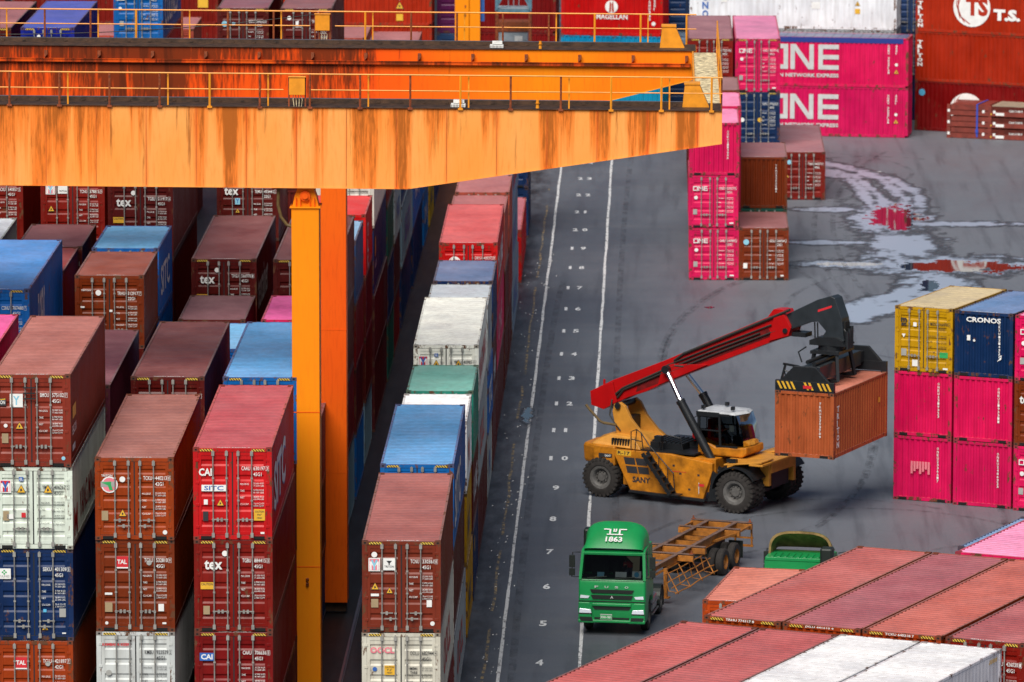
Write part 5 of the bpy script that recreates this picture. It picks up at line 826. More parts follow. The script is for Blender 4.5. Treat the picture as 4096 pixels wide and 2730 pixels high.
# ---------------- trucks ----------------
M['tgreen'] = mat('truck_green', (.01, .28, .075), .35, 0, .15, 1.5); M['tan'] = mat('grimy_lining', (.32, .21, .075), .8, 0, .5, 4); M['trim'] = mat('dark_trim', (.012, .018, .015), .5, 0, .2, 3)
M['lamp'] = mat('lamp_glass', (.6, .64, .7), .12, .3, em=.35); M['alu'] = mat('alloy_tank', (.3, .31, .31), .3, .7, .3, 4); M['chas'] = mat('rusty_chassis', (.42, .15, .018), .6, 0, .5, 3); M['chtop'] = mat('rusty_chassis_top', (.2, .12, .09), .65, 0, .4, 4); M['skin'] = mat('skin', (.42, .24, .16), .6); M['hair'] = mat('hair', (.02, .015, .012), .7); M['vest'] = mat('red_clothes', (.5, .02, .02), .8); M['jean'] = mat('dark_clothes', (.03, .035, .06), .85)
def skin_chain(name, nodes, edges, rad, mt, parent=None, lv=1):
    me = bpy.data.meshes.new(name); me.from_pydata(nodes, edges, []); o = link(name, me, parent)
    sk_ = o.modifiers.new('skin', 'SKIN'); sk_.use_smooth_shade = True
    if not me.skin_vertices: me.skin_vertices.new()
    for i, r in enumerate(rad): me.skin_vertices[0].data[i].radius = (r, r)
    me.skin_vertices[0].data[0].use_root = True
    s = o.modifiers.new('sub', 'SUBSURF'); s.levels = lv; s.render_levels = lv; me.materials.append(mt); return o
def person(loc, yaw, label):
    # seated driver, facing local +x, origin at the seat surface; hands on a wheel at (.55, 0, .35)
    t = thing('person', loc, yaw, label, 'person', None)
    n = [(0, 0, .1), (.02, 0, .3), (0, 0, .5), (.01, 0, .56), (.03, 0, .66), (.05, 0, .76)]; r = [.14, .13, .12, .055, .085, .075]; e = [(0, 1), (1, 2), (2, 3), (3, 4), (4, 5)]
    def add(i, pts):
        k = i
        for p, rr_ in pts: n.append(p); r.append(rr_); e.append((k, len(n) - 1)); k = len(n) - 1
        return k
    for s in (-1, 1):
        w = add(2, [((0, .17 * s, .48), .06), ((.12, .23 * s, .26), .045), ((.4, .17 * s, .33), .032), ((.47, .15 * s, .36), .026)])
        for j, (a, b) in enumerate(((-.03, .055), (-.01, .065), (.01, .062), (.03, .05))): add(w, [((.5, (.15 + a) * s, .38), .009), ((.5 + b * .5, (.15 + a) * s, .4), .008), ((.5 + b * .6, (.15 + a) * s, .37), .007)])
        add(w, [((.47, .11 * s, .385), .01), ((.49, .1 * s, .4), .009)])
        add(0, [((.05, .1 * s, .08), .09), ((.42, .12 * s, .1), .07), ((.48, .12 * s, -.28), .045), ((.6, .12 * s, -.34), .035)])
    b = skin_chain('body', n, e, r, M['skin'], t)
    m = MB(); m.tube([(.125, 0, .7), (.15, 0, .67)], .012, 6); [m.tube([(.1, s * .03, .72), (.118, s * .03, .72)], .009, 6) for s in (-1, 1)]; m.tube([(.115, -.025, .635), (.115, .025, .635)], .006, 5); m.obj('face', M['hair'], b)
    ve = skin_chain('jacket', [(0, 0, .08), (.02, 0, .3), (0, 0, .5), (0, .17, .48), (.12, .23, .26), (.36, .18, .32), (0, -.17, .48), (.12, -.23, .26), (.36, -.18, .32)], [(0, 1), (1, 2), (2, 3), (3, 4), (4, 5), (2, 6), (6, 7), (7, 8)], [.16, .15, .135, .075, .058, .045, .075, .058, .045], M['vest'], t)
    skin_chain('trousers', [(0, 0, .08), (.05, .1, .08), (.42, .12, .1), (.48, .12, -.24), (.05, -.1, .08), (.42, -.12, .1), (.48, -.12, -.24)], [(0, 1), (1, 2), (2, 3), (0, 4), (4, 5), (5, 6)], [.15, .1, .082, .058, .1, .082, .058], M['jean'], t)
    m = MB(); m.lathe([(.001, .1), (.05, .09), (.085, .05), (.092, 0), (.088, -.05)], (.02, 0, .74), 'z', 14); m.obj('hair', M['hair'], t, smooth=True)
    return t
def twheel(parent, x, y, R, w, side, mt='rimt'):
    m = MB(); prof = [(R * .55, -w / 2), (R * .9, -w / 2), (R, -w / 2 + .04), (R, w / 2 - .04), (R * .9, w / 2), (R * .55, w / 2)]; m.lathe(prof, (0, 0, 0), 'x', 32)
    o = m.obj('wheel', M['tyre'], parent, smooth=True); o.location = (x, y, R)
    m = MB(); s = side; m.lathe([(.001, s * w * .2), (R * .25, s * w * .2), (R * .28, -s * w * .1), (R * .5, -s * w * .15), (R * .56, s * w * .45), (R * .6, s * w * .5)], (0, 0, 0), 'x', 20); m.obj('rim', M['chas' if mt == 'r' else 'hub'], o, smooth=True)
def arch(hw, z0, z1, y, n=14, p=3.2):
    o = []
    for i in range(n + 1):
        a = pi - pi * i / n; c, s = cos(a), sin(a); o.append((hw * (abs(c) ** (2 / p)) * (1 if c > 0 else -1), y, z0 + (z1 - z0) * abs(s) ** (2 / p)))
    return o
def truck(x, y, yaw, label, plate, num, driver=None, detail=True):
    t = thing('truck', (x, y, 0), yaw, label, 'truck', 'green container trucks in the yard')
    O = lambda m, n, k, **kw: m.obj(n, M[k], kw.pop('parent', t), **kw)
    m = MB(); m.prism([(.03, .47), (.0, .55), (-.02, 1.05), (.0, 1.32), (.02, 1.9), (.07, 2.06), (2.15, 2.06), (2.15, .95), (1.95, .95), (1.9, 1.1), (1.65, 1.22), (1.15, 1.22), (.9, 1.05), (.82, .47)], 'x', -1.2, 1.2); cb = O(m, 'cab', 'tgreen', bevel=.13); cb.modifiers['bevel'].segments = 4; [setattr(p, 'use_smooth', True) for p in cb.data.polygons]
    m = MB()
    for s in (-1, 1): m.bar((s * 1.14, .1, 2.0), (s * 1.08, .38, 2.98), .1, .12); m.bar((s * 1.16, 1.0, 2.0), (s * 1.12, 1.0, 2.98), .05, .1); m.bar((s * 1.16, 1.25, 2.0), (s * 1.12, 1.25, 2.98), .05, .5)
    m.box(-1.16, 1.16, 1.45, 2.14, 2.062, 2.95); m.obj('cab_pillar', M['tgreen'], cb)
    m = MB(); m.prism([(.32, 2.86), (.3, 2.95), (.5, 3.05), (1.0, 3.07), (2.16, 3.07), (2.16, 2.95), (.6, 2.92)], 'x', -1.14, 1.14)
    for i in range(9): m.box(-1.0 + .23 * i, -.9 + .23 * i, 1.35, 2.12, 3.072, 3.1)
    m.obj('cab_roof', M['tgreen'], cb, bevel=.02)
    m = MB(); m._a([(-1.1, .085, 2.06), (1.1, .085, 2.06), (1.04, .36, 2.9), (-1.04, .36, 2.9)], [(0, 1, 2, 3)])
    for s in (-1, 1): m._a([(s * 1.17, .18, 2.07), (s * 1.17, .95, 2.07), (s * 1.12, .95, 2.88), (s * 1.1, .42, 2.88)], [(0, 1, 2, 3)])
    m.obj('windscreen', M['glass'], cb)
    m = MB(); m.box(-1.08, 1.08, .2, .55, 2.065, 2.14); m.box(-.1, .1, 1.0, 1.3, 2.07, 2.5); m.box(-.85, -.25, .95, 1.1, 2.08, 2.75); m.box(.25, .85, .95, 1.1, 2.08, 2.75); m.box(-1.1, 1.1, 1.38, 1.42, 2.07, 2.92); m.obj('interior', M['trim'], cb)
    m = MB(); m.box(-1.12, 1.12, .07, .09, 2.02, 2.06); m.bar((-.9, .06, 2.08), (-.2, .1, 2.14), .03); m.bar((.1, .06, 2.08), (.8, .1, 2.13), .03); m.box(-1.13, 1.13, .045, .075, 1.93, 2.0); m.obj('wiper', M['trim'], cb)
    # grille, bumper, lamps
    m = MB()
    for z0, z1, w in ((1.56, 1.68, .78), (1.34, 1.48, .75), (.96, 1.07, .68)): m.prism([(-w, z1), (w, z1), (w - .06, z0), (-w + .06, z0)], 'y', -.035, .01)
    m.box(-1.18, 1.18, -.028, -.0, 1.24, 1.27); m.box(-.62, .62, -.035, 0, .62, .68); m.obj('grille', M['trim'], cb)
    m = MB(); m.box(-1.2, 1.2, -.1, .02, .5, .6); m.prism([(-1.19, .48), (-1.19, 1.22), (-.8, 1.22), (-.7, 1.1), (-.72, .72), (-.6, .6), (-.6, .48)], 'y', -.09, .03); m.prism([(1.19, .48), (1.19, 1.22), (.8, 1.22), (.7, 1.1), (.72, .72), (.6, .6), (.6, .48)], 'y', -.09, .03); m.box(-.7, .7, -.09, 0, 1.09, 1.2); m.obj('bumper', M['tgreen'], cb, bevel=.025)
    for s in (-1, 1):
        m = MB(); m.prism([(s * .72, .84), (s * .75, .97), (s * 1.14, 1.0), (s * 1.16, .84)], 'y', -.11, -.05); hl = m.obj('headlight', M['lamp'], cb, bevel=.01)
        m = MB(); m.prism([(s * .72, .8), (s * 1.18, .8), (s * 1.18, .835), (s * .72, .835)], 'y', -.1, -.04); m.prism([(s * .66, .54), (s * 1.1, .54), (s * 1.16, .7), (s * .7, .7)], 'y', -.1, -.04); m.obj('lamp_surround', M['trim'], hl)
        m = MB(); m.prism([(s * .8, 1.44), (s * 1.12, 1.47), (s * 1.14, 1.36), (s * .85, 1.36)], 'y', -.03, 0); m.obj('indicator', M['lamp'], cb)
        m = MB(); m.tube([(s * 1.18, .3, 2.95), (s * 1.42, .1, 2.98), (s * 1.45, .08, 2.1), (s * 1.2, .2, 2.08)], .02, 6); m.box(min(s * 1.34, s * 1.54), max(s * 1.34, s * 1.54), .02, .12, 2.45, 2.88); m.box(min(s * 1.34, s * 1.54), max(s * 1.34, s * 1.54), .02, .12, 2.15, 2.4); m.obj('mirror', M['trim'], t, bevel=.015)
    sg = Sign(lambda u, v, e: (u, -.025 - e, v)); [sg.text(c_, -.62 + .36 * i, 1.74, .13, .08, 'silver') for i, c_ in enumerate('FUSO')]; sg.poly([(-.06, 1.36), (0, 1.48), (.06, 1.36), (0, 1.4)], 'silver', .02); sg.build(cb)
    sg = Sign(lambda u, v, e: (u, -.115 - e, v)); sg.rect(-.4, .02, .62, .82, 'silver'); sg.rect(-.39, .01, .63, .79, 'green', .003); sg.text(plate, -.37, .67, .36, .09, 'white', .02, .006); sg.build(cb)
    sg = Sign(lambda u, v, e: (u, .115 + (v - 2.06) * .33 - .02 - e, v)); sg.rect(-.55, -.3, 2.12, 2.28, 'sky'); sg.rect(.1, .5, 2.12, 2.3, 'white'); sg.rect(.7, 1.02, 2.1, 2.34, 'white'); sg.disc(.86, 2.22, .09, 'cyan', .003); sg.poly([(.45, 2.85), (.95, 2.88), (.95, 2.3), (.7, 2.3), (.72, 2.6)], 'tan'); sg.build(cb, 'window_notice')
    # roof deflector: open shell
    secs = [arch(1.06, 3.06, 3.12, .28), arch(1.06, 3.06, 3.38, .5), arch(1.06, 3.06, 3.68, .85), arch(1.1, 3.06, 3.86, 1.2), arch(1.14, 3.06, 3.9, 1.42)]
    m = MB(); m.loft(secs, cap=False)
    n_ = 15; m.f = [f for f in m.f if not (f[0] % n_ == n_ - 1)]
    d = m.obj('roof_deflector', M['tgreen'], t, smooth=True); 
    m = MB(); secs2 = [[(a * .965, y_ + .02, 3.06 + (z_ - 3.06) * .95) for a, y_, z_ in q] for q in secs]; m.loft(secs2, cap=False); m.f = [f[::-1] for f in m.f if not (f[0] % n_ == n_ - 1)]
    k0 = [(a, y_ + .03, z_) for a, y_, z_ in secs[-1]]; k1 = [(a * .93, 1.45, 3.06 + (z_ - 3.06) * .9) for a, y_, z_ in secs[-1]]; m._a(k0 + k1, [(i, i + 1, i + 1 + n_, i + n_) for i in range(n_ - 1)]); m.obj('lining', M['tan'], d, smooth=True)
    # number and emblem on the deflector front
    def dp(u, v, e):
        tt = min(max(v, 0), 1); y_ = .4 + tt * .62; z_ = 3.22 + tt * .5; return (u, y_ - .1 - e, z_ + .065 + e)
    sg = Sign(dp); sg.text(num, -.3, .12, .6, .3, 'white', .03)
    for q in ((-.28, .3, .52, .58), (-.2, -.14, .58, .86), (.14, .2, .58, .86), (-.06, .06, .7, .76), (-.06, -.01, .76, .88), (.02, .07, .76, .88), (-.4, -.2, .82, .88), (.14, .42, .82, .88)): sg.rect(*q)
    sg.build(d)
    # frame behind the cab
    m = MB(); m.box(-.45, -.37, 1.9, 5.5, .75, 1.0); m.box(.37, .45, 1.9, 5.5, .75, 1.0); m.box(-.45, .45, 5.3, 5.5, .75, 1.0); m.box(-.5, .5, 3.9, 4.9, 1.02, 1.14); m.box(-1.0, 1.0, 4.0, 4.15, .6, .72); O(m, 'frame', 'trim')
    m = MB(); m.box(.55, 1.15, 2.3, 3.5, .45, 1.0); ft = O(m, 'fuel_tank', 'alu', bevel=.08); m = MB(); m.box(1.1, 1.18, 2.2, 3.7, .38, .43); m.box(1.1, 1.18, 2.2, 3.7, .7, .75); m.obj('side_guard', M['alu'], ft); m = MB(); m.tube([(.75, 2.25, 1.2), (.75, 2.9, 1.2)], .16, 12); m.tube([(1., 2.25, 1.15), (1., 2.9, 1.15)], .1, 12); O(m, 'air_tank', 'alu', smooth=True)
    m = MB(); m.box(-1.15, -.55, 2.3, 3.4, .45, 1.0); O(m, 'battery_box', 'trim', bevel=.03)
    m = MB(); m.box(-1.3, -.85, 1.9, 2.4, 2.3, 3.5); O(m, 'air_intake', 'trim', bevel=.08)
    for s in (-1, 1):
        twheel(t, s * 1.02, 1.4, .5, .28, s); twheel(t, s * 1.05, 4.45, .5, .26, s); twheel(t, s * .74, 4.45, .5, .26, s)
        m = MB(); q = [(4.45 + .58 * cos(a), .5 + .58 * sin(a)) for a in [radians(v) for v in range(-10, 195, 15)]]; q2 = [(4.45 + .55 * cos(a), .5 + .55 * sin(a)) for a in [radians(v) for v in range(185, -20, -15)]]; m.prism(q + q2, 'x', min(s * .58, s * 1.2), max(s * .58, s * 1.2)); m.box(min(s * .58, s * 1.2), max(s * .58, s * 1.2), 5.02, 5.05, .2, .75); O(m, 'mudguard', 'trim')
    return t
t1y = radians(-7.5)
truck(-1.62, 222.5, t1y, 'green cab over truck numbered 1863 driving toward the viewer with an empty skeletal trailer', 'KNA-1863', '1863')
person((-1.62 + .55 * cos(t1y) - 1.0 * sin(-t1y) * -1, 222.5 + .78, 2.15), radians(-97), 'truck driver in red clothes behind the windscreen of the green truck numbered 1863')
truck(5.3, 223.5, radians(169.3), 'second green truck seen from behind over the slanting roofs, its deflector open at the back', 'KNB-2071', '')
DP = RS.matrix_basis if False else None
hx, hy = cos(radians(-27.05)), sin(radians(-27.05))
person((-1.6 + hx * 4.45, 251.67 + hy * 4.45, 2.56), radians(-27.05), 'operator in red clothes seated in the cab of the reach stacker')
# ---------------- skeletal trailers ----------------
def trailer(x, y, yaw, label):
    t = thing('container_trailer', (x, y, 0), yaw, label, 'trailer', 'skeletal container trailers behind the green trucks')
    O = lambda m, n, k, **kw: m.obj(n, M[k], kw.pop('parent', t), **kw)
    for s in (-1, 1):
        m = MB(); m.prism([(0, 1.12), (7.5, 1.12), (8.6, 1.25), (12.1, 1.25), (12.1, 1.43), (0, 1.43)], 'x', s * .56 - .015, s * .56 + .015); m.box(s * .56 - .08, s * .56 + .08, 0, 12.1, 1.10, 1.118); b = O(m, 'main_beam', 'chas')
        m = MB(); m.box(s * .56 - .08, s * .56 + .08, 0, 12.1, 1.432, 1.455); m.obj('beam_flange', M['chtop'], b)
    for yy in (.9, 1.9, 2.9, 3.9, 4.7, 6.3, 8.2, 9.2, 10.2, 11.2): m = MB(); m.box(-.54, .54, yy, yy + .08, 1.2, 1.36); O(m, 'cross_member', 'chas')
    for yy, w in ((.05, 1.21), (1.5, 1.21), (5.35, 1.15), (6.9, 1.21), (11.95, 1.21)):
        m = MB(); m.box(-w, w, yy - .02, yy + .16, 1.2, 1.42); b = O(m, 'bolster', 'chas', bevel=.01); m = MB(); m.box(-w, w, yy - .03, yy + .17, 1.458, 1.475); m.obj('bolster_top', M['chtop'], b)
        if yy in (.05, 6.9, 11.95):
            for s in (-1, 1): m = MB(); m.box(s * 1.12 - .07, s * 1.12 + .07, yy - .0, yy + .14, 1.476, 1.49); m.tube([(s * 1.12, yy + .07, 1.49), (s * 1.12, yy + .07, 1.6)], [.045, .02], 8); m.obj('twist_lock', M['g_rusty'], b)
    m = MB()
    for s in (-1, 1): m.bar((s * 1.15, .1, 1.35), (s * 1.15, 1.55, 1.35), .07); m.bar((s * .6, 2.9, 1.2), (s * 1.1, 1.6, 1.3), .08)
    O(m, 'outrigger', 'chas')
    m = MB(); m.bar((-1.2, -.05, .55), (1.2, -.05, .55), .08); m.bar((-1.2, -.05, .85), (1.2, -.05, .85), .06); [m.bar((sx, -.05, .5), (sx, -.0, 1.2), .06, .06, (0, 1, 0)) for sx in (-1.15, -.5, .5, 1.15)]; O(m, 'rear_guard', 'chas')
    for s in (-1, 1):
        for ay in (1.85, 3.15):
            twheel(t, s * 1.05, ay, .5, .27, s, 'r'); twheel(t, s * .73, ay, .5, .27, s, 'r')
        m = MB(); m.box(s * .9 - .28, s * .9 + .28, 1.1, 1.13, .3, .95); O(m, 'mud_flap', 'trim')
    m = MB(); m.box(-.9, .9, 1.79, 1.91, .44, .56); m.box(-.9, .9, 3.09, 3.21, .44, .56); m.box(-.6, .6, 1.5, 3.5, .7, 1.1); O(m, 'axle', 'trim')
    m = MB(); [m.box(s * .85 - .06, s * .85 + .06, 9.0, 9.14, .25, 1.3) for s in (-1, 1)]; [m.box(s * .85 - .15, s * .85 + .15, 8.95, 9.2, .2, .25) for s in (-1, 1)]; O(m, 'landing_leg', 'chas')
    for s in (-1, 1):
        m = MB(); R_ = random.Random(4)
        for k in range(4):
            f = k / 3; xx = s * (1.0 + .48 * f); zz = 1.15 - .62 * f; m.tube([(xx, 4.9 + j * .8 + .1 * f, zz + R_.uniform(-.03, .03)) for j in range(7)], .022, 6)
        for j in range(4): yy = 5.2 + j * 1.35; m.tube([(s * .95, yy, 1.25), (s * 1.5, yy + .25, .48)], .022, 6); m.tube([(s * .95, yy + .2, 1.1), (s * 1.1, yy + .2, .55), (s * 1.45, yy + .2, .5)], .02, 6)
        O(m, 'side_rack', 'chas')
    return t
trailer(2.44, 237.4, radians(161), 'empty rusty yellow skeletal trailer hitched behind the green truck numbered 1863')
trailer(2.66, 208.15, radians(-10.7), 'trailer hidden under the faded orange container behind the slanting row')
# ---------------- folded flat racks ----------------
M['rackbrown'] = mat('flat_rack_paint', (.2, .03, .018), .6, 0, .35, 3); M['racktop'] = mat('flat_rack_wood', (.3, .24, .17), .8, 0, .3, 3)
for i in range(3):
    t = thing('flat_rack', (16.63, 368.0, .66 * i), radians(-17.6), 'folded brown flat rack, %s of the three strapped ones by the back stack' % ('bottom', 'middle', 'top')[i], 'flat rack', 'folded flat racks by the back stack')
    m = MB(); m.box(0, L40, 0, .12, .02, .3); m.box(0, L40, CW - .12, CW, .02, .3); m.box(.2, L40 - .2, .12, CW - .12, .1, .28); m.box(0, .2, 0, CW, .02, .3); m.box(L40 - .2, L40, 0, CW, .02, .3); m.obj('base', M['rackbrown'], t)
    for s in (0, 1):
        a = .24 if s == 0 else L40 - 2.64; m = MB(); m.box(a, a + 2.4, .02, .16, .34, .62); m.box(.2, L40 - .2, .05, .1, .3, .6); m.box(a, a + 2.4, CW - .16, CW - .02, .34, .62); m.box(a, a + 2.4, .16, CW - .16, .5, .6); m.obj('folded_end_wall', M['rackbrown'], t)
    m = MB()
    for x in (0, 2.45, L40 - 2.65, L40 - .2):
        for y in (-.004, CW - .16): m.box(x, x + .2, y, y + .164, 0, .64)
    m.obj('corner_post', M['rackbrown'], t)
    sg = Sign(lambda u, v, e: (u, -.006 - e, v)); [sg.rect(x, x + .14, .2, .36, 'white', .004) for x in (.03, 2.1, 2.75)]; sg.rect(2.9, 3.4, .08, .24); sg.text('CAX 5180 0', 3.7, .3, .8, .12); sg.rect(2.6, 2.66, .1, .2, 'yellow'); sg.build(t)
    if i == 2: m = MB(); m.box(.25, 2.5, .05, CW - .05, .625, .65); m.obj('folded_panel', M['rackbrown'], t); m = MB(); m.box(2.68, L40 - 2.7, .05, CW - .05, .6, .655); m.obj('deck_boards', M['racktop'], t)
M['strap'] = mat('blue_webbing', (.02, .06, .4), .7)
t = thing('strap', (16.63, 368.0, 0), radians(-17.6), 'blue lashing strap round the three folded flat racks', 'strap')
m = MB(); m.box(1.75, 1.85, -.03, -.015, .1, 2.0); m.box(1.75, 1.85, -.03, CW + .03, 2.0, 2.012); m.box(1.72, 1.88, -.06, -.03, .35, .55); m.obj('webbing', M['strap'], t)
# ---------------- ground, markings, puddles ----------------
def ground_mat():
    m = bpy.data.materials.new('asphalt'); k = N(m)
    v = k.coord((1, 1, 1), False); a = k.noise(v, .06, 5, .6); b = k.noise(k.coord((1, .25, 1), False), .5, 6, .65); f = k.noise(v, 9, 5, .7); g = k.noise(k.coord((.3, 1.6, 1), False), .35, 4)
    c = k.mix(k.ramp(a, .35, .68), (.067, .077, .098), (.115, .127, .15))
    c = k.mix(k.ramp(b, .45, .8, (0, 0, 0, 1), (.6, .6, .6, 1)), c, (.05, .053, .062))
    c = k.mix(k.ramp(g, .5, .75, (0, 0, 0, 1), (.4, .4, .4, 1)), c, (.13, .135, .145))
    c = k.mix(.35, c, k.mix(1., c, k.ramp(f, .2, .8, (.5, .5, .5, 1), (1.5, 1.5, 1.5, 1)), 'MULTIPLY'))
    tc = k.n('ShaderNodeTexCoord'); sp = k.n('ShaderNodeSeparateXYZ'); k.l(tc.outputs['Object'], sp.inputs[0])
    # lighter worn apron east of the lane, darker oily strip beside the stacks (both wear); alley floor black with oil and painted-in shade
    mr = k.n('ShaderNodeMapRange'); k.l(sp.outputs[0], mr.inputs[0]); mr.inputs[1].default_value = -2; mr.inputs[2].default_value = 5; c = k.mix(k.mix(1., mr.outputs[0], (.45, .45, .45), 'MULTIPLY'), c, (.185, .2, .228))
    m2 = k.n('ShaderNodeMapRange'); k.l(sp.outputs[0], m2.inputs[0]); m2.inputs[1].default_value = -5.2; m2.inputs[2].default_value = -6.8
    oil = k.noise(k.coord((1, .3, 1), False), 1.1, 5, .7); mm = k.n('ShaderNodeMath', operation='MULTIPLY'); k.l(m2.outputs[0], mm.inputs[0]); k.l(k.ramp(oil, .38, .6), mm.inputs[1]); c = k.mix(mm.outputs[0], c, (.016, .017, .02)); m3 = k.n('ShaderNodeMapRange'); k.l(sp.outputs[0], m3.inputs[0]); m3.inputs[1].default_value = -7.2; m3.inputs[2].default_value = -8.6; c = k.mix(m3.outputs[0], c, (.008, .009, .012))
    ck = k.n('ShaderNodeTexVoronoi', feature='DISTANCE_TO_EDGE'); ck.inputs['Scale'].default_value = .16; k.l(k.coord((1, .6, 1), False), ck.inputs[0]); c = k.mix(k.ramp(ck.outputs[0], .0, .006, (.12, .12, .12, 1), (0, 0, 0, 1)), c, (.03, .03, .033))
    tr = k.noise(k.coord((1.4, .07, 1), False), .9, 4, .6); c = k.mix(k.ramp(tr, .52, .7, (0, 0, 0, 1), (.5, .5, .5, 1)), c, (.045, .05, .062))
    sp2 = k.noise(k.coord((.8, .8, 1), False), 1.7, 6, .75); c = k.mix(k.ramp(sp2, .66, .74, (0, 0, 0, 1), (.55, .55, .55, 1)), c, (.03, .033, .04))
    k.l(c, k.b.inputs['Base Color']); k.l(k.ramp(b, .3, .75, (.62, .62, .62, 1), (.42, .42, .42, 1)), k.b.inputs['Roughness'])
    bp = k.n('ShaderNodeBump'); bp.inputs['Strength'].default_value = .5; bp.inputs['Distance'].default_value = .01; k.l(f, bp.inputs['Height']); k.l(bp.outputs[0], k.b.inputs['Normal']); return m
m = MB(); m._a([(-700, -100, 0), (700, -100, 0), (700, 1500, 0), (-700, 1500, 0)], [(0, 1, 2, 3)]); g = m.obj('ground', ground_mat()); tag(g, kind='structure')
def worn(name, col, thr=.62):
    m = bpy.data.materials.new(name); k = N(m); f = k.noise(k.coord((1, .35, 1), False), 5, 5, .7); k.l(k.mix(k.ramp(f, thr - .08, thr + .06), col, (.07, .075, .085)), k.b.inputs['Base Color']); k.b.inputs['Roughness'].default_value = .6; return m
M['lane'] = worn('worn_white_paint', (.6, .61, .62), .6); M['baynum'] = worn('bay_number_paint', (.62, .64, .66), .64); M['laney'] = worn('worn_yellow_paint', (.3, .22, .11), .5)
R5 = random.Random(5)
def line(X, y0, y1, w, mk, name, wob=.03, gaps=False):
    m = MB(); y = y0; x = X; s = 3.0
    while y < y1:
        ye = min(y + s, y1); xn = X + R5.uniform(-wob, wob); ww = w * R5.uniform(.8, 1.15)
        if not gaps or R5.random() > .15: m._a([(x - ww / 2, y, .004), (x + ww / 2, y, .004), (xn + ww / 2, ye - (.3 if gaps else 0), .004), (xn - ww / 2, ye - (.3 if gaps else 0), .004)], [(0, 1, 2, 3)])
        x = xn; y = ye
    return tag(m.obj(name, M[mk]), kind='structure')
line(-2.69, 150, 372, .12, 'lane', 'lane_line', .018); line(-5.48, 150, 372, .12, 'lane', 'lane_line', .018); line(-5.98, 200, 345, .1, 'laney', 'lane_line', .05, True)
m = MB(); m._a([(9.3, 352.4, .004), (12.3, 352.2, .004), (12.3, 352.5, .004), (9.3, 352.6, .004)], [(0, 1, 2, 3)]); tag(m.obj('lane_line', M['lane']), kind='structure')
for k_ in range(3, 29):
    y = 217.85 + 6.9 * (k_ - 4); sg = Sign(lambda u, v, e: (u, v, .005)); s_ = str(k_); w_ = .27
    for i, ch in enumerate(s_): sg.text(ch, -4.1 + (i - (len(s_) - 1) / 2) * .5 - w_ / 2, y - .5, w_ * (.5 if ch == '1' else 1), 1.0, 'bay', .03)
    M.setdefault('t_bay', M['lane']); o = sg.d['bay'].obj('bay_number', M['baynum']); tag(o, kind='structure')
for x in (-10.85, -9.95):
    m = MB(); m.box(x - .035, x + .035, 195, 370, .0, .1); m.box(x - .07, x + .07, 195, 370, -.01, .02); r_ = thing('crane_rail', (0, 0, 0), 0, 'steel crane rail in the dark alley, %s of the pair' % ('left' if x < -10.5 else 'right'), 'rail', 'crane rails in the alley'); m.obj('rail', M['railtop'], r_)
# puddles: union of blobs and tyre trails broken up by noise
from mathutils import noise as mn
BL = [(12.0, 333.5, 1.7, 5.5), (12.3, 323, 1.6, 5), (14.2, 315.8, 3.8, 2.6), (9.4, 316, 2.2, .9), (13.4, 309.5, 1.3, 3.6), (15.5, 331, 3.6, .8), (19.8, 316, 3.2, 1.3), (8.6, 323.8, 2.2, .7), (9.2, 336.5, 1.8, .8), (-5.64, 269.9, .2, 1.7), (2.4, 301.3, .1, .2)]
ML = [(12.4, 333.0, 1.1, 4.2), (15.0, 315.3, 2.9, 1.9), (9.6, 316, 1.6, .6), (13.2, 309, .5, 2.0), (-5.64, 269.9, .2, 1.7), (2.4, 301.3, .22, .2)]
TR = [([(8.2, 357), (10.5, 354), (12.2, 349), (13.2, 341), (13, 334)], .3), ([(8.4, 352), (10.2, 350.5), (11, 345), (11.3, 337)], .26), ([(9, 354), (10.9, 350), (11.9, 342), (12, 336)], .26), ([(12.6, 350), (13.9, 343), (13.9, 336)], .22), ([(13.5, 311), (12.2, 307), (10.5, 303), (8.2, 299.5)], .4), ([(14.5, 310), (13, 305.5), (11.0, 301.5), (9, 298)], .45), ([(15.2, 307), (13.8, 302.5), (12.6, 298)], .3), ([(13.3, 309), (11.6, 305.5), (9.6, 302.5)], .3)]
def wet(x, y, L_=None):
    d = 9.
    for cx, cy, rx, ry in (L_ or BL): d = min(d, sqrt(((x - cx) / rx) ** 2 + ((y - cy) / ry) ** 2) - 1)
    for pl, r in (() if L_ else TR):
        for (ax, ay), (bx, by) in zip(pl, pl[1:]):
            vx, vy = bx - ax, (by - ay) * .3; wx, wy = x - ax, (y - ay) * .3; t_ = max(0, min(1, (wx * vx + wy * vy) / (vx * vx + vy * vy))); d = min(d, (sqrt((wx - t_ * vx) ** 2 + (wy - t_ * vy) ** 2) - r) / .6)
    n1 = mn.noise(Vector((x * .8, y * .5, 3.1))) * .6 + mn.noise(Vector((x * 2.0, y * 1.6, 8.2))) * .5 + mn.noise(Vector((x * 6, y * 3.2, 1.2))) * .3
    return d + n1
M['water'] = mat('standing_water', (.012, .013, .015), .03, spec=.9); M['dark'] = mat('soaked_asphalt', (.085, .095, .115), .5, 0, .4, 1.2); M['wet_sheen'] = mat('wet_sheen_film', (.2, .3, .47), .5, 0, .35, 1.2, spec=1.); _b = M['wet_sheen'].node_tree.nodes['Principled BSDF']; _b.inputs['Coat Weight'].default_value = 1; _b.inputs['Coat Roughness'].default_value = .42; _b.inputs['Coat IOR'].default_value = 1.9  # blue of the film is sky sheen put into its base colour
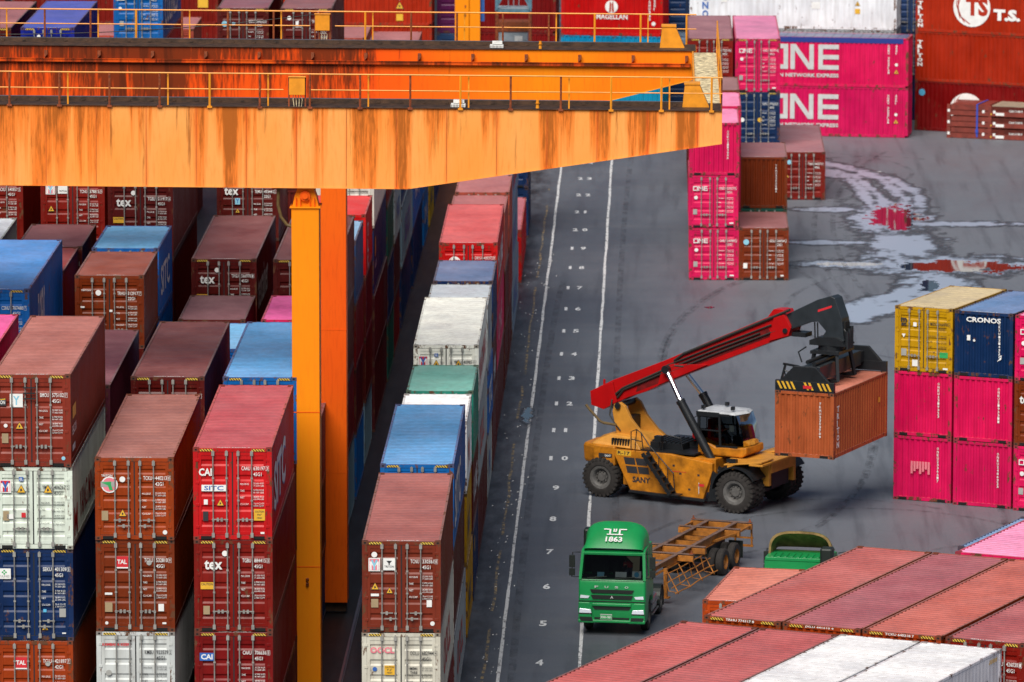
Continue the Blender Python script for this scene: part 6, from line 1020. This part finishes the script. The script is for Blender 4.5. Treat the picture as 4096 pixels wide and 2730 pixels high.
def wetmesh(name, thr, z, mk, regions, sx, sy, L_=None):
    vs = {}; V = []; Fc = []
    def vi(i, j, x, y):
        if (i, j) not in vs: vs[(i, j)] = len(V); V.append((x, y, z))
        return vs[(i, j)]
    for (x0, x1, y0, y1) in regions:
        for i in range(int(x0 / sx), int(x1 / sx)):
            for j in range(int(y0 / sy), int(y1 / sy)):
                x, y = i * sx, j * sy
                if wet(x + sx / 2, y + sy / 2, L_) < thr: Fc.append((vi(i, j, x, y), vi(i + 1, j, x + sx, y), vi(i + 1, j + 1, x + sx, y + sy), vi(i, j + 1, x, y + sy)))
    me = bpy.data.meshes.new(name); me.from_pydata(V, [], Fc); me.materials.append(M[mk]); return tag(link(name, me), kind='structure')
RG = [(1.2, 23.5, 296, 360), (-6.9, -4.3, 262, 277)]
def soft_mat(name, col, rough, coat, amax):
    m = bpy.data.materials.new(name); k = N(m); k.b.inputs['Base Color'].default_value = col + (1,); k.b.inputs['Roughness'].default_value = rough; k.b.inputs['Specular IOR Level'].default_value = .8
    if coat: k.b.inputs['Coat Weight'].default_value = 1; k.b.inputs['Coat Roughness'].default_value = coat; k.b.inputs['Coat IOR'].default_value = 1.9
    at = k.n('ShaderNodeAttribute', attribute_name='wetness'); f = k.noise(k.coord((1, .8, 1), False), 2.2, 5, .7)
    ad = k.n('ShaderNodeMath', operation='ADD'); k.l(at.outputs['Fac'], ad.inputs[0]); mu = k.n('ShaderNodeMath', operation='MULTIPLY_ADD'); k.l(f, mu.inputs[0]); mu.inputs[1].default_value = .7; mu.inputs[2].default_value = -.35; k.l(mu.outputs[0], ad.inputs[1])
    tr = k.n('ShaderNodeBsdfTransparent'); mx = k.n('ShaderNodeMixShader'); k.l(k.ramp(ad.outputs[0], .0, .55, (0, 0, 0, 1), (amax, amax, amax, 1)), mx.inputs[0]); k.l(tr.outputs[0], mx.inputs[1]); k.l(k.b.outputs[0], mx.inputs[2]); k.l(mx.outputs[0], k.out.inputs[0]); return m
def softwet(name, thr, z, m, regions, sx, sy):
    V = []; Fc = []; A = []
    for (x0, x1, y0, y1) in regions:
        nx = int((x1 - x0) / sx); ny = int((y1 - y0) / sy); b = len(V)
        for j in range(ny + 1):
            for i in range(nx + 1): x = x0 + i * sx; y = y0 + j * sy; V.append((x, y, z)); A.append((thr - wet(x, y)) * 1.1)
        for j in range(ny):
            for i in range(nx):
                q = (b + j * (nx + 1) + i, b + j * (nx + 1) + i + 1, b + (j + 1) * (nx + 1) + i + 1, b + (j + 1) * (nx + 1) + i)
                if max(A[t] for t in q) > -.4: Fc.append(q)
    me = bpy.data.meshes.new(name); me.from_pydata(V, [], Fc); me.materials.append(m); a = me.attributes.new('wetness', 'FLOAT', 'POINT'); a.data.foreach_set('value', A); return tag(link(name, me), kind='structure')
softwet('soaked_patch', .75, .005, soft_mat('soaked_asphalt_soft', (.05, .054, .064), .5, 0, .75), RG, .16, .3)
softwet('wet_sheen_patch', .3, .008, soft_mat('wet_sheen_film_soft', (.36, .44, .56), .45, .4, .95), RG, .12, .24)  # wet ground with pale blue sky sheen painted into the colour
wetmesh('puddle', .0, .012, 'water', RG, .07, .22, ML)
# rubber marks where the machines turn
tm = bpy.data.materials.new('tyre_rubber_mark'); k = N(tm); k.b.inputs['Base Color'].default_value = (.03, .033, .04, 1); k.b.inputs['Roughness'].default_value = .6
_f = k.noise(k.coord((1, .4, 1), False), 1.6, 5, .7); _t = k.n('ShaderNodeBsdfTransparent'); _m = k.n('ShaderNodeMixShader'); k.l(k.ramp(_f, .42, .72, (0, 0, 0, 1), (.38, .38, .38, 1)), _m.inputs[0]); k.l(_t.outputs[0], _m.inputs[1]); k.l(k.b.outputs[0], _m.inputs[2]); k.l(_m.outputs[0], k.out.inputs[0])
_z = .013
for (cx, cy, rx, ry, a0, a1) in [(9, 282, 9, 34, 100, 190), (9.6, 283, 9.4, 33, 95, 185), (-4, 292, 13, 40, -50, 40), (2, 268, 7, 30, -80, 20), (2.6, 269, 6.6, 29, -70, 30), (7, 232, 9, 18, 60, 170), (8, 231, 9.3, 17, 50, 165), (16, 325, 8, 40, 120, 215), (17, 326, 8, 41, 120, 215), (12, 350, 6, 9, 60, 200), (-4.6, 250, .5, 60, 90, 270), (-1.2, 300, .7, 70, 90, 270), (1.5, 246, 12, 26, -35, 25), (14, 228, 7, 13, 20, 120), (15, 300, 9, 16, 120, 260), (5, 352, 9, 10, -60, 60)]:
    m = MB(); w_ = .28; pr = None
    for q in range(41):
        a = radians(a0 + (a1 - a0) * q / 40); x = cx + rx * cos(a); y = cy + ry * sin(a); dx_, dy_ = -rx * sin(a), ry * cos(a); L_ = sqrt(dx_ * dx_ + dy_ * dy_); nx_, ny_ = -dy_ / L_ * w_ / 2, dx_ / L_ * w_ / 2
        m.v += [(x - nx_, y - ny_, _z), (x + nx_, y + ny_, _z)]
    m.f = [(2 * q, 2 * q + 1, 2 * q + 3, 2 * q + 2) for q in range(40)]; tag(m.obj('tyre_mark', tm), kind='structure'); _z += .0008
m = MB()
for i in range(170):
    x = R5.gauss(-5.9, .45) if i < 120 else R5.uniform(-10.5, -9.5); y = R5.uniform(205, 320); s = R5.uniform(.02, .09); a = R5.uniform(0, 3)
    m._a([(x, y, .02), (x + s, y + s * a, .03), (x + s * .4, y + s * 2, .05)], [(0, 1, 2)])
tag(m.obj('litter', M['whitebox']), 'pale scraps of litter scattered along the foot of the stacks', 'litter', kind='stuff')
